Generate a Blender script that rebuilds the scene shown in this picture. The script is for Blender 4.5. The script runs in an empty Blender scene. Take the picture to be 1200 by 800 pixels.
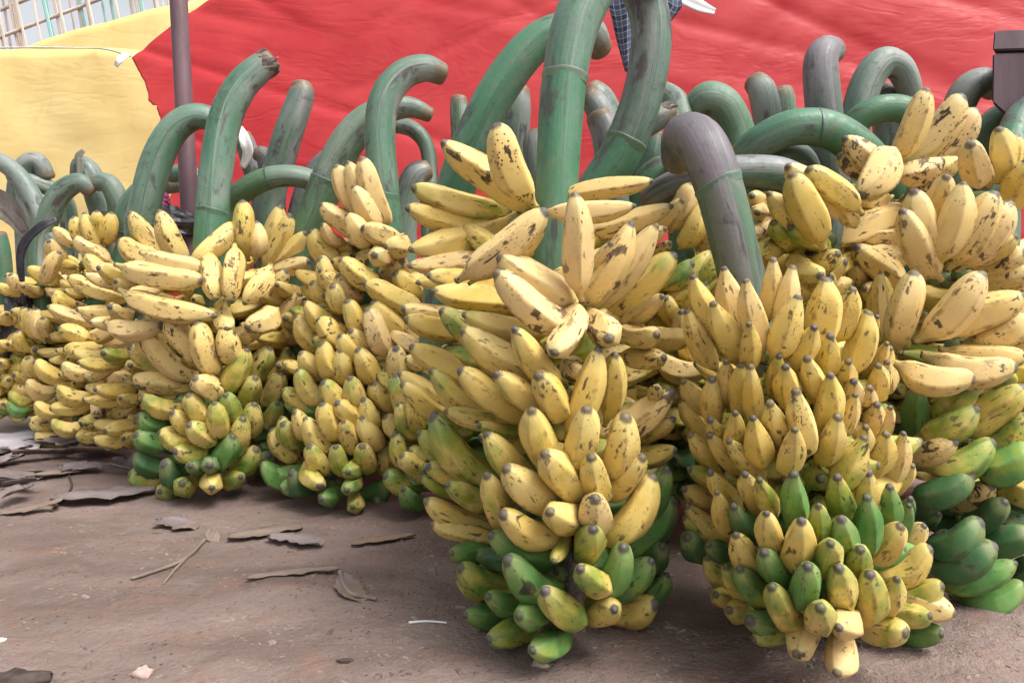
import bpy, bmesh, math, random
from mathutils import Vector, Matrix, noise

R = math.radians
rnd = random.Random(7)
S = bpy.context.scene
COL = S.collection

# ------------------------------------------------------------------ camera
F = 867.0                       # focal length in photo pixels (1200 wide)
PITCH = math.atan(36.0 / F)
CAM = Vector((0.0, 0.0, 0.5))
cd = bpy.data.cameras.new('camera')
cam = bpy.data.objects.new('camera', cd)
COL.objects.link(cam)
cam.location = CAM
cam.rotation_euler = (math.pi / 2 - PITCH, 0, 0)
cd.sensor_width = 36.0
cd.lens = 36.0 * F / 1200.0
cd.clip_start = 0.02
cd.clip_end = 500.0
cd.dof.use_dof = False
S.camera = cam
S.render.resolution_x, S.render.resolution_y = 1024, 682

# ------------------------------------------------------------------ sky, sun, exposure
SUN_EL, SUN_AZ = R(56), R(128)          # azimuth from +Y towards +X: light from the front, right of the camera
w = bpy.data.worlds.new('World')
S.world = w
w.use_nodes = True
nt = w.node_tree
sky = nt.nodes.new('ShaderNodeTexSky')
sky.sky_type = 'NISHITA'
sky.sun_disc = False
sky.sun_elevation = SUN_EL
sky.sun_rotation = SUN_AZ
sky.air_density = 1.0
sky.dust_density = 6.0
sky.ozone_density = 1.0
bg = nt.nodes['Background']
bg.inputs['Strength'].default_value = 0.15
hs = nt.nodes.new('ShaderNodeHueSaturation')      # bright white overcast rather than blue
hs.inputs['Saturation'].default_value = 0.2
nt.links.new(sky.outputs[0], hs.inputs['Color'])
nt.links.new(hs.outputs[0], bg.inputs['Color'])
sl = bpy.data.lights.new('sun', 'SUN')
sl.energy = 1.5
sl.angle = R(30)
sl.color = (1.0, 0.95, 0.87)
sun = bpy.data.objects.new('sun', sl)
COL.objects.link(sun)
sd = Vector((math.sin(SUN_AZ) * math.cos(SUN_EL), math.cos(SUN_AZ) * math.cos(SUN_EL), math.sin(SUN_EL)))
sun.rotation_euler = sd.to_track_quat('Z', 'Y').to_euler()
S.view_settings.view_transform = 'Standard'
S.view_settings.look = 'None'
S.view_settings.exposure = 0.82
S.view_settings.gamma = 1.0
S.view_settings.use_curve_mapping = False
S.render.engine = 'CYCLES'
S.cycles.max_bounces = 5
S.cycles.diffuse_bounces = 2
S.cycles.use_denoising = True

FWD = Vector((0, math.cos(PITCH), -math.sin(PITCH)))
UPV = Vector((0, math.sin(PITCH), math.cos(PITCH)))
RGT = Vector((1, 0, 0))
UP = Vector((0, 0, 1))


def at(px, py, d):
    """a point seen at photo pixel (px, py), d metres away from the camera plane"""
    return CAM + FWD * d + RGT * ((px - 600.0) / F * d) + UPV * (-(py - 400.0) / F * d)


def ground_at(px, py):
    r = FWD + RGT * ((px - 600.0) / F) + UPV * (-(py - 400.0) / F)
    t = -CAM.z / r.z
    return CAM + r * t


# ------------------------------------------------------------------ object helpers
def link(name, data, parent=None, label=None, cat=None, group=None, kind=None):
    o = bpy.data.objects.new(name, data)
    COL.objects.link(o)
    if parent is not None:
        o.parent = parent
        o.matrix_parent_inverse = parent.matrix_basis.inverted() if parent.parent is None else \
            (parent.parent.matrix_basis @ parent.matrix_parent_inverse @ parent.matrix_basis).inverted() if False else Matrix()
    if label: o['label'] = label
    if cat: o['category'] = cat
    if group: o['group'] = group
    if kind: o['kind'] = kind
    return o


def mesh(name, verts, faces, mat=None, smooth=True, attrs=None):
    m = bpy.data.meshes.new(name)
    m.from_pydata([tuple(v) for v in verts], [], faces)
    if smooth:
        m.polygons.foreach_set('use_smooth', [True] * len(m.polygons))
    if attrs:
        for k, vals in attrs.items():
            a = m.attributes.new(k, 'FLOAT', 'POINT')
            a.data.foreach_set('value', vals)
    if mat: m.materials.append(mat)
    m.update()
    return m


# ------------------------------------------------------------------ materials
class NB:
    """small node builder"""
    def __init__(s, name):
        s.m = bpy.data.materials.new(name)
        s.m.use_nodes = True
        s.t = s.m.node_tree
        s.n = s.t.nodes
        s.bsdf = s.n['Principled BSDF']
        s.out = s.n['Material Output']

    def node(s, typ, **kw):
        n = s.n.new(typ)
        for k, v in kw.items():
            setattr(n, k, v)
        return n

    def put(s, sock, v):
        if isinstance(v, bpy.types.NodeSocket):
            s.t.links.new(v, sock)
        else:
            if isinstance(v, tuple) and len(v) == 3 and sock.type == 'RGBA':
                v = (*v, 1.0)
            sock.default_value = v

    def math(s, op, a, b=0.0, c=None, clamp=False):
        n = s.node('ShaderNodeMath', operation=op, use_clamp=clamp)
        s.put(n.inputs[0], a)
        s.put(n.inputs[1], b)
        if c is not None: s.put(n.inputs[2], c)
        return n.outputs[0]

    def mix(s, f, a, b, mode='MIX'):
        n = s.node('ShaderNodeMix', data_type='RGBA', blend_type=mode, clamp_factor=True)
        s.put(n.inputs[0], f)
        s.put(n.inputs[6], a)
        s.put(n.inputs[7], b)
        return n.outputs[2]

    def ramp(s, v, lo, hi, to0=0.0, to1=1.0):
        n = s.node('ShaderNodeMapRange', interpolation_type='SMOOTHSTEP')
        s.put(n.inputs['Value'], v)
        s.put(n.inputs['From Min'], lo)
        s.put(n.inputs['From Max'], hi)
        s.put(n.inputs['To Min'], to0)
        s.put(n.inputs['To Max'], to1)
        return n.outputs['Result']

    def attr(s, name, typ='GEOMETRY'):
        n = s.node('ShaderNodeAttribute', attribute_type=typ, attribute_name=name)
        return n

    def noise(s, vec, scale, detail=3.0, rough=0.55, dist=0.0, out='Fac'):
        n = s.node('ShaderNodeTexNoise')
        s.put(n.inputs['Vector'], vec)
        n.inputs['Scale'].default_value = scale
        n.inputs['Detail'].default_value = detail
        n.inputs['Roughness'].default_value = rough
        n.inputs['Distortion'].default_value = dist
        return n.outputs[out]

    def voro(s, vec, scale, feature='F1', out='Distance'):
        n = s.node('ShaderNodeTexVoronoi', feature=feature)
        s.put(n.inputs['Vector'], vec)
        n.inputs['Scale'].default_value = scale
        return n.outputs[out]

    def mapping(s, vec, scale=(1, 1, 1), loc=None):
        n = s.node('ShaderNodeMapping')
        s.put(n.inputs['Vector'], vec)
        n.inputs['Scale'].default_value = scale
        if loc is not None: s.put(n.inputs['Location'], loc)
        return n.outputs[0]

    def tex(s, which='Object'):
        return s.node('ShaderNodeTexCoord').outputs[which]

    def rand_loc(s, mul=37.0):
        r = s.node('ShaderNodeObjectInfo').outputs['Random']
        c = s.node('ShaderNodeCombineXYZ')
        s.put(c.inputs[0], s.math('MULTIPLY', r, mul))
        s.put(c.inputs[1], s.math('MULTIPLY', r, mul * 2.7))
        s.put(c.inputs[2], s.math('MULTIPLY', r, mul * 5.3))
        return c.outputs[0]

    def bump(s, h, strength=0.3, dist=0.01):
        n = s.node('ShaderNodeBump')
        n.inputs['Strength'].default_value = strength
        n.inputs['Distance'].default_value = dist
        s.put(n.inputs['Height'], h)
        s.t.links.new(n.outputs[0], s.bsdf.inputs['Normal'])
        return n

    def done(s, color, rough=0.6, spec=0.4):
        s.put(s.bsdf.inputs['Base Color'], color)
        s.put(s.bsdf.inputs['Roughness'], rough)
        s.put(s.bsdf.inputs['Specular IOR Level'], spec)
        return s.m


def banana_material():
    b = NB('banana_skin')
    t = b.attr('tpos').outputs['Fac']
    ridge = b.attr('ridge').outputs['Fac']
    ripe = b.attr('ripe', 'OBJECT').outputs['Fac']
    spots = b.attr('spots', 'OBJECT').outputs['Fac']
    bruise = b.attr('bruise', 'OBJECT').outputs['Fac']
    peach = b.attr('peach', 'OBJECT').outputs['Fac']
    rnd_ = b.node('ShaderNodeObjectInfo').outputs['Random']
    loc = b.rand_loc()
    p = b.mapping(b.tex(), (0.021, 0.021, 0.15), loc)            # about metres
    pl = b.mapping(b.tex(), (0.021, 0.021, 0.05), loc)           # stretched along the finger
    n1 = b.noise(p, 14, 3)
    n2 = b.noise(p, 45, 4, 0.6)
    nl = b.noise(pl, 60, 3, 0.6)
    # yellow
    yel = b.mix(b.ramp(n1, 0.3, 0.72), (0.62, 0.435, 0.095), (0.75, 0.59, 0.215))
    yel = b.mix(b.math('MULTIPLY', rnd_, 0.55), yel, (0.68, 0.48, 0.10))
    yel = b.mix(peach, yel, (0.75, 0.54, 0.28))
    yel = b.mix(b.ramp(nl, 0.56, 0.8, 0.0, 0.4), yel, (0.50, 0.29, 0.07))
    # green
    grn = b.mix(b.ramp(n1, 0.3, 0.7), (0.065, 0.19, 0.045), (0.155, 0.33, 0.085))
    grn = b.mix(b.ramp(nl, 0.5, 0.75, 0, 0.5), grn, (0.19, 0.31, 0.05))
    grn = b.mix(b.ramp(ripe, 0.12, -0.02, 0, 0.85), grn, b.mix(n1, (0.025, 0.085, 0.035), (0.055, 0.145, 0.055)))
    g = b.math('ADD', ripe, b.math('MULTIPLY', b.math('SUBTRACT', n1, 0.5), 0.9))
    g = b.math('ADD', g, b.math('MULTIPLY', b.math('SUBTRACT', nl, 0.5), 0.5))
    g = b.math('ADD', g, b.math('MULTIPLY', b.math('SUBTRACT', 0.5, t), 0.16))
    mid = b.mix(b.ramp(g, 0.30, 0.56), grn, (0.30, 0.34, 0.05))
    col = b.mix(b.ramp(g, 0.48, 0.78), mid, yel)
    # pale waxy tips of freshly ripe skin, greener shoulders
    col = b.mix(b.ramp(t, 0.24, 0.06, 0.0, 0.5), col, (0.25, 0.24, 0.06))
    col = b.mix(b.ramp(t, 0.80, 0.93, 0.0, 0.35), col, (0.34, 0.32, 0.13))
    # freckles
    v = b.voro(b.mapping(p, (1, 1, 0.6)), 210)
    vm = b.ramp(b.noise(p, 30, 2), 0.40, 0.66)
    fr = b.math('MULTIPLY', b.ramp(v, 0.30, 0.20), vm)
    fr = b.math('MULTIPLY', fr, b.math('MULTIPLY', spots, 1.1), clamp=True)
    col = b.mix(fr, col, (0.075, 0.04, 0.02))
    # thin scratches along the finger
    sc = b.noise(b.mapping(b.tex(), (0.021, 0.021, 0.028), loc), 150, 2, 0.5)
    scm = b.math('MULTIPLY', b.ramp(sc, 0.605, 0.655), b.ramp(b.noise(p, 30, 2), 0.48, 0.56))
    col = b.mix(b.math('MULTIPLY', scm, b.math('ADD', 0.55, b.math('MULTIPLY', spots, 0.6)), clamp=True), col, (0.05, 0.028, 0.018))
    # ridge wear
    rw = b.math('MULTIPLY', b.ramp(ridge, 0.55, 0.95), b.ramp(b.noise(p, 55, 3), 0.52, 0.64))
    col = b.mix(b.math('MULTIPLY', rw, b.math('ADD', 0.40, b.math('MULTIPLY', spots, 0.5)), clamp=True), col, (0.13, 0.07, 0.03))
    col = b.mix(b.ramp(ridge, 0.72, 1.0, 0.0, 0.28), col, b.mix(b.ramp(g, 0.4, 0.7), (0.06, 0.12, 0.03), (0.36, 0.22, 0.06)))
    # bruises
    br = b.noise(b.mapping(p, (1, 1, 0.55)), 40, 4, 0.6, 0.6)
    thr = b.math('SUBTRACT', 0.80, b.math('MULTIPLY', bruise, 0.34))
    br = b.ramp(b.math('SUBTRACT', br, thr), -0.025, 0.02)
    col = b.mix(b.math('MULTIPLY', br, 0.9), col, b.mix(b.ramp(n2, 0.35, 0.75), (0.016, 0.013, 0.015), (0.12, 0.06, 0.035)))
    # dust and fine mottling
    col = b.mix(b.ramp(n2, 0.42, 0.75, 0.0, 0.16), col, (0.32, 0.26, 0.20))
    # nub at the blossom end and the cut pedicel
    tn = b.math('ADD', t, b.math('MULTIPLY', b.math('SUBTRACT', n2, 0.5), 0.05))
    col = b.mix(b.math('MULTIPLY', b.ramp(tn, 0.952, 0.978), b.ramp(rnd_, 0.0, 1.0, 0.8, 1.0)), col, b.mix(n2, (0.030, 0.026, 0.026), b.mix(rnd_, (0.07, 0.06, 0.055), (0.17, 0.15, 0.14))))
    col = b.mix(b.ramp(tn, 0.04, 0.01), col, (0.10, 0.075, 0.04))
    b.bump(b.math('ADD', b.math('MULTIPLY', n2, 0.5), b.math('MULTIPLY', nl, 0.6)), 0.25, 0.004)
    return b.done(col, b.ramp(n2, 0.3, 0.7, 0.42, 0.60), 0.35)


def stalk_material():
    b = NB('stalk_skin')
    t = b.attr('tpos').outputs['Fac']
    grey = b.attr('grey', 'OBJECT').outputs['Fac']
    purple = b.attr('purple', 'OBJECT').outputs['Fac']
    ring = b.attr('ring', 'OBJECT').outputs['Fac']
    loc = b.rand_loc(3.0)
    uv = b.node('ShaderNodeUVMap').outputs[0]
    p = b.node('ShaderNodeVectorMath', operation='ADD')
    b.put(p.inputs[0], b.tex()); b.put(p.inputs[1], loc)
    p = p.outputs[0]
    q = b.node('ShaderNodeVectorMath', operation='ADD')
    b.put(q.inputs[0], uv); b.put(q.inputs[1], loc)
    q = q.outputs[0]
    n1 = b.ramp(b.noise(b.mapping(q, (3.2, 17.0, 1.0)), 1.0, 5, 0.6, 0.3), 0.25, 0.75)
    n2 = b.noise(p, 60, 4, 0.65)
    fib = b.noise(b.mapping(q, (6.0, 150.0, 1.0)), 1.0, 3, 0.6)
    grn = b.mix(n1, (0.040, 0.140, 0.080), (0.072, 0.190, 0.108))
    grn = b.mix(b.ramp(fib, 0.45, 0.75, 0, 0.45), grn, (0.11, 0.17, 0.09))
    gr = b.mix(n1, (0.13, 0.185, 0.165), (0.27, 0.31, 0.27))
    pu = b.mix(n1, (0.075, 0.058, 0.080), (0.19, 0.165, 0.19))
    bloom = b.mix(purple, gr, pu)
    f = b.math('ADD', b.ramp(t, b.math('SUBTRACT', ring, 0.015), b.math('ADD', ring, 0.02), 0.0, 0.55), b.math('MULTIPLY', b.math('SUBTRACT', n1, 0.5), 0.9))
    f = b.math('ADD', f, b.ramp(t, 0.80, 0.99, 0.0, 0.4))
    f = b.math('ADD', f, b.math('SUBTRACT', b.math('MULTIPLY', grey, 1.2), 0.5), clamp=True)
    rs = b.node('ShaderNodeObjectInfo').outputs['Random']
    grn = b.mix(b.ramp(rs, 0.35, 1.0, 0.0, 0.75), grn, b.mix(n1, (0.060, 0.12, 0.055), (0.11, 0.175, 0.090)))
    col = b.mix(f, grn, bloom)
    blot = b.noise(p, 17, 5, 0.65, 0.5)
    col = b.mix(b.ramp(blot, 0.54, 0.68, 0, 0.5), col, b.mix(n2, (0.10, 0.095, 0.075), (0.22, 0.21, 0.17)))
    col = b.mix(b.ramp(blot, 0.40, 0.32, 0, 0.55), col, (0.055, 0.05, 0.05))
    # brown scars, sap stains
    sca = b.math('MULTIPLY', b.ramp(b.noise(b.mapping(q, (9.0, 26.0, 1.0)), 1.0, 4, 0.65, 0.4), 0.55, 0.66), 0.8)
    col = b.mix(sca, col, (0.06, 0.045, 0.05))
    col = b.mix(b.ramp(n2, 0.60, 0.72, 0, 0.55), col, (0.09, 0.07, 0.055))
    col = b.mix(b.ramp(fib, 0.60, 0.78, 0, 0.18), col, (0.26, 0.27, 0.22))
    col = b.mix(b.ramp(fib, 0.42, 0.30, 0, 0.32), col, (0.045, 0.065, 0.05))
    # cut end
    col = b.mix(b.ramp(b.math('ADD', t, b.math('MULTIPLY', b.math('SUBTRACT', n2, 0.5), 0.06)), 0.955, 0.985), col, b.mix(n2, (0.07, 0.05, 0.04), (0.24, 0.18, 0.11)))
    b.bump(b.math('ADD', b.math('MULTIPLY', fib, 0.8), n2), 0.28, 0.004)
    return b.done(col, b.ramp(n2, 0.3, 0.7, 0.36, 0.62), 0.45)


def rachis_material():
    b = NB('crown_skin')
    p = b.node('ShaderNodeVectorMath', operation='ADD')
    b.put(p.inputs[0], b.tex()); b.put(p.inputs[1], b.rand_loc(2.0))
    p = p.outputs[0]
    n = b.noise(p, 50, 4, 0.6)
    col = b.mix(b.ramp(n, 0.35, 0.65), (0.06, 0.10, 0.035), (0.16, 0.19, 0.07))
    col = b.mix(b.ramp(b.noise(p, 90, 3), 0.52, 0.66), col, (0.05, 0.035, 0.03))
    b.bump(n, 0.5, 0.004)
    return b.done(col, 0.7, 0.3)


def ground_material():
    b = NB('trodden_earth')
    p = b.tex('Object')
    ps = b.mapping(p, (0.8, 1.5, 1.0))
    n0 = b.noise(ps, 2.2, 5, 0.6, 0.4)
    n1 = b.noise(p, 13, 6, 0.65)
    n2 = b.noise(p, 90, 4, 0.7)
    n3 = b.noise(p, 380, 2, 0.6)
    col = b.mix(b.ramp(n0, 0.35, 0.68), (0.152, 0.108, 0.094), (0.252, 0.190, 0.168))
    col = b.mix(b.ramp(n1, 0.52, 0.74, 0, 0.75), col, (0.235, 0.135, 0.100))
    col = b.mix(b.ramp(n1, 0.46, 0.30, 0, 0.7), col, (0.20, 0.160, 0.150))
    col = b.mix(b.ramp(n2, 0.55, 0.75, 0, 0.5), col, (0.10, 0.07, 0.06))
    col = b.mix(b.ramp(n2, 0.42, 0.28, 0, 0.45), col, (0.26, 0.21, 0.19))
    v = b.voro(p, 70)
    col = b.mix(b.math('MULTIPLY', b.ramp(v, 0.22, 0.12), b.ramp(b.noise(p, 8, 2), 0.52, 0.62)), col, (0.07, 0.05, 0.045))
    h = b.math('ADD', b.math('MULTIPLY', n1, 1.6), b.math('ADD', b.math('MULTIPLY', n2, 0.5), b.math('MULTIPLY', n3, 0.18)))
    b.bump(h, 0.75, 0.016)
    return b.done(col, 0.9, 0.2)


def tarp_material(name, c0, c1, trans, rough=0.45, dirt=(0.3, 0.2, 0.15), dirt_amt=0.3):
    b = NB(name)
    p = b.tex('Object')
    n1 = b.noise(p, 3.0, 5, 0.6)
    n2 = b.noise(p, 22, 4, 0.65)
    n3 = b.noise(b.mapping(p, (1, 1, 2.2)), 2.2, 2, 0.5, 0.8)
    col = b.mix(b.ramp(n1, 0.3, 0.7), c0, c1)
    col = b.mix(b.ramp(n2, 0.52, 0.75, 0, dirt_amt), col, dirt)
    st = b.noise(b.mapping(p, (1.0, 1.0, 0.35)), 5.0, 5, 0.7, 0.5)
    col = b.mix(b.ramp(st, 0.56, 0.72, 0, 0.45), col, dirt)
    rn = b.noise(b.mapping(p, (0.8, 1.0, 2.4)), 1.5, 4, 0.62, 0.6)          # sharp folds where the noise crosses its middle
    crease = b.ramp(b.math('ABSOLUTE', b.math('SUBTRACT', rn, 0.5)), 0.0, 0.06)
    fine = b.noise(b.mapping(p, (1, 1, 1.8)), 30, 3, 0.6, 1.5)
    b.bump(b.math('ADD', b.math('MULTIPLY', crease, 0.13), b.math('ADD', b.math('MULTIPLY', n3, 1.0), b.math('MULTIPLY', fine, 0.035))), 0.22, 0.03)
    m = b.done(col, b.ramp(n2, 0.3, 0.7, rough - 0.07, rough + 0.15), 0.45)
    tr = b.node('ShaderNodeBsdfTranslucent')
    b.put(tr.inputs['Color'], col)
    mx = b.node('ShaderNodeMixShader')
    mx.inputs[0].default_value = trans
    b.t.links.new(b.bsdf.outputs[0], mx.inputs[1])
    b.t.links.new(tr.outputs[0], mx.inputs[2])
    b.t.links.new(mx.outputs[0], b.out.inputs['Surface'])
    return m


def simple(name, c0, c1, scale=30, rough=0.7, spec=0.3, stretch=(1, 1, 1), bump=0.3, c2=None):
    b = NB(name)
    p = b.node('ShaderNodeVectorMath', operation='ADD')
    b.put(p.inputs[0], b.tex()); b.put(p.inputs[1], b.rand_loc(5.0))
    p = b.mapping(p.outputs[0], stretch)
    n = b.noise(p, scale, 5, 0.65)
    col = b.mix(b.ramp(n, 0.3, 0.7), c0, c1)
    if c2:
        col = b.mix(b.ramp(b.noise(p, scale * 0.37, 4), 0.54, 0.68, 0, 0.8), col, c2)
    b.bump(n, bump, 0.006)
    return b.done(col, rough, spec)


def plaid_material():
    b = NB('plaid_weave')
    uv = b.node('ShaderNodeUVMap').outputs[0]
    sx = b.node('ShaderNodeSeparateXYZ'); b.put(sx.inputs[0], uv)
    def stripes(v, k, lo):
        f = b.math('FRACT', b.math('MULTIPLY', v, k))
        return b.math('LESS_THAN', f, lo)
    a = stripes(sx.outputs[0], 26, 0.16); c = stripes(sx.outputs[1], 26, 0.16)
    a2 = stripes(sx.outputs[0], 13, 0.5); c2 = stripes(sx.outputs[1], 13, 0.5)
    base = b.mix(b.math('MULTIPLY', b.math('ADD', a2, c2), 0.5), (0.085, 0.105, 0.17), (0.030, 0.036, 0.065))
    col = b.mix(b.math('MULTIPLY', b.math('ADD', a, c), 0.38), base, (0.42, 0.46, 0.52))
    b.bump(b.noise(uv, 300, 2), 0.2, 0.002)
    return b.done(col, 0.9, 0.15)


M_BAN = banana_material()
M_STALK = stalk_material()
M_CROWN = rachis_material()
M_GROUND = ground_material()
M_RED = tarp_material('red_plastic', (0.60, 0.040, 0.050), (0.67, 0.066, 0.072), 0.35, 0.42, (0.52, 0.05, 0.055), 0.3)
M_YEL = tarp_material('yellow_plastic', (0.89, 0.72, 0.32), (0.90, 0.76, 0.38), 0.40, 0.5, (0.78, 0.55, 0.24), 0.3)
M_POST = simple('painted_steel', (0.10, 0.055, 0.07), (0.15, 0.085, 0.10), 18, 0.55, 0.4, (1, 1, 0.3), 0.3, (0.18, 0.12, 0.12))
M_WOOD = simple('dark_wood', (0.055, 0.033, 0.042), (0.105, 0.066, 0.078), 14, 0.7, 0.3, (1, 1, 0.12), 0.5, (0.13, 0.09, 0.09))
M_BAMBOO = simple('bamboo_slat_wood', (0.50, 0.41, 0.35), (0.70, 0.61, 0.54), 12, 0.75, 0.25, (1, 1, 0.1), 0.3, (0.36, 0.28, 0.24))
M_TEAL = simple('faded_teal_slat', (0.22, 0.44, 0.42), (0.40, 0.60, 0.56), 12, 0.75, 0.25, (1, 1, 0.1), 0.3)
M_LEAF = simple('dry_leaf', (0.135, 0.108, 0.106), (0.235, 0.195, 0.19), 26, 0.85, 0.2, (1, 0.25, 1), 0.6, (0.20, 0.13, 0.09))
M_LEAFB = simple('dry_leaf_tan', (0.155, 0.115, 0.092), (0.25, 0.20, 0.165), 30, 0.85, 0.2, (1, 0.25, 1), 0.6, (0.22, 0.15, 0.10))
M_CLOTHG = simple('grey_sheet', (0.30, 0.28, 0.31), (0.42, 0.39, 0.42), 9, 0.8, 0.2, (1, 1, 1), 0.4)
M_WHITE = simple('white_plastic', (0.66, 0.65, 0.66), (0.80, 0.79, 0.78), 20, 0.5, 0.4)
M_BLACK = simple('black_plastic', (0.012, 0.012, 0.015), (0.035, 0.035, 0.045), 24, 0.35, 0.5, (1, 1, 1), 0.8)
M_STONE = simple('pale_stone', (0.35, 0.25, 0.22), (0.50, 0.38, 0.33), 40, 0.9, 0.2)
M_DARKSTONE = simple('dark_clod', (0.035, 0.028, 0.026), (0.10, 0.075, 0.065), 30, 0.9, 0.2)
M_CHIP = simple('litter_chips', (0.09, 0.065, 0.055), (0.30, 0.24, 0.20), 9, 0.9, 0.2)
M_SLEAF = simple('wilted_sheath', (0.20, 0.17, 0.15), (0.36, 0.32, 0.28), 16, 0.85, 0.2, (1, 1, 0.2), 0.6, (0.13, 0.14, 0.10))
M_PLAID = plaid_material()
M_CORD = simple('cord_fibre', (0.45, 0.43, 0.40), (0.60, 0.58, 0.54), 60, 0.9, 0.2)
M_TORN = simple('torn_dark_bark', (0.035, 0.028, 0.03), (0.17, 0.14, 0.13), 45, 0.85, 0.2, (1, 1, 1), 0.8, (0.30, 0.27, 0.20))
M_MAGENTA = simple('magenta_plastic', (0.30, 0.05, 0.16), (0.40, 0.09, 0.22), 20, 0.5, 0.4)

# ------------------------------------------------------------------ banana shapes
PROFS = [
    # blunt, nearly parallel sided
    [(0.0, .22), (.05, .23), (.10, .30), (.15, .46), (.20, .68), (.27, .88), (.36, .98), (.48, 1.01), (.60, 1.01),
     (.71, .97), (.80, .88), (.87, .74), (.92, .58), (.952, .42), (.974, .29), (.992, .21), (1.0, .10)],
    # bottle necked
    [(0.0, .23), (.05, .24), (.10, .31), (.15, .46), (.21, .69), (.29, .90), (.39, 1.0), (.50, 1.02), (.61, .97),
     (.71, .87), (.79, .73), (.86, .56), (.91, .43), (.945, .34), (.97, .30), (.992, .24), (1.0, .11)]]


def banana_mesh(k):
    r = random.Random(100 + k)
    bend = [0.20, 0.42, 0.62, 0.85][k % 4] * (1 if k < 14 else .7)
    neck = r.uniform(0.85, 1.15)
    belly = r.uniform(-0.04, 0.05)
    seg = 20
    PROF = PROFS[0 if k < 14 else 1]
    ph = r.uniform(0, 6.28)
    penta = r.uniform(0.6, 1.05)
    verts, tp, rg, faces = [], [], [], []
    sx, sy = r.uniform(-.12, .12), r.uniform(-.18, .18)
    for t, rad in PROF:
        tt = t
        if t > 0.7: rad *= 1 + (neck - 1) * (t - 0.7) / 0.3
        rad *= 1 + belly * math.sin((t - 0.2) * 6)
        # bulge along +X, most in the middle; the tip hooks back a little
        cx = bend * math.sin(math.pi * min(1, t * 1.02)) + sx * math.sin(t * 9)
        cy = sy * math.sin(t * 5.5)
        for j in range(seg):
            a0 = (j // 4 + (0.0, 0.13, 0.5, 0.87)[j % 4]) * 2 * math.pi / 5
            a = a0 + ph
            aa = a0 % (2 * math.pi / 5) - math.pi / 5
            pen = math.cos(math.pi / 5) / math.cos(aa)
            amt = penta * min(1, max(0, (t - .12) / .2)) * (1 - .75 * min(1, max(0, (t - .68) / .24)))
            rr = rad * ((1 - amt) + amt * pen * 1.10)
            rr *= 1 + 0.018 * noise.noise(Vector((math.cos(a) * 1.3, math.sin(a) * 1.3, t * 5 + k * 7)))
            verts.append((cx + rr * math.cos(a), cy + rr * math.sin(a), tt))
            tp.append(t)
            rg.append(abs(aa) / (math.pi / 5))
    n = len(PROF)
    for i in range(n - 1):
        for j in range(seg):
            a, b_ = i * seg + j, i * seg + (j + 1) % seg
            faces.append((a, b_, b_ + seg, a + seg))
    faces.append(tuple(range(seg - 1, -1, -1)))
    faces.append(tuple((n - 1) * seg + j for j in range(seg)))
    return mesh('banana', verts, faces, M_BAN, True, {'tpos': tp, 'ridge': rg})


BAN = [banana_mesh(k) for k in range(22)]
NECK = [False]

# code: ripe, spots, bruise, peach
CODES = {
    'y': (0.88, 0.32, 0.32, 0.06), 'p': (1.0, 0.22, 0.28, 0.6), 'o': (1.05, 0.45, 0.42, 0.55), 'f': (0.95, 1.0, 0.40, 0.35),
    'b': (1.1, 0.9, 0.66, 0.8), 'k': (1.0, 0.5, 0.52, 0.6), 'l': (0.73, 0.45, 0.38, 0.0), 'm': (0.58, 0.25, 0.28, 0.0),
    'g': (0.27, 0.15, 0.28, 0.0), 'd': (-0.05, 0.1, 0.2, 0.0),
}


def set_code(o, code):
    r, s, br, pe = CODES[code]
    o['ripe'] = r + rnd.uniform(-.07, .07)
    o['spots'] = max(0.0, s + rnd.uniform(-.15, .2))
    o['bruise'] = max(0.0, br + rnd.uniform(-.15, .15))
    o['peach'] = min(1.0, max(0.0, pe + rnd.uniform(-.15, .15)))


def finger(parent, base, tip, width, bulge, code, k=None):
    """one banana from its stem end to its blossom end, bulging towards `bulge`"""
    d = tip - base
    L = d.length
    z = d.normalized()
    x = bulge - z * bulge.dot(z)
    if x.length < 1e-4: x = Vector((1, 0, 0)) - z * z.x
    x.normalize()
    y = z.cross(x)
    hw = width / 2
    if k is None: k = rnd.randrange(14) if not NECK[0] and rnd.random() < .85 else rnd.randrange(14, 22)
    o = bpy.data.objects.new('banana', BAN[k])
    COL.objects.link(o)
    M = Matrix(((x.x * hw, y.x * hw, z.x * L, base.x), (x.y * hw, y.y * hw, z.y * L, base.y),
                (x.z * hw, y.z * hw, z.z * L, base.z), (0, 0, 0, 1)))
    M = M @ Matrix.Translation((-0.22, 0, 0)) @ Matrix.Rotation(0.0, 4, 'Z')
    o.parent = parent
    o.matrix_basis = M
    set_code(o, code)
    return o


def blob(name, c, ax, ay, az, mat, parent, seed=0, seg=10, rings=6, rough=0.12):
    verts, faces = [], []
    for i in range(rings + 1):
        th = math.pi * i / rings
        for j in range(seg):
            a = 2 * math.pi * j / seg
            n = Vector((math.sin(th) * math.cos(a), math.sin(th) * math.sin(a), math.cos(th)))
            s = 1 + rough * noise.noise(n * 1.7 + Vector((seed, seed * .7, 3)))
            verts.append(c + ax * (n.x * s) + ay * (n.y * s) + az * (n.z * s))
    for i in range(rings):
        for j in range(seg):
            a, b_ = i * seg + j, i * seg + (j + 1) % seg
            faces.append((a, a + seg, b_ + seg, b_))
    o = bpy.data.objects.new(name, mesh(name, verts, faces, mat))
    COL.objects.link(o)
    o.parent = parent
    return o


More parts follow.
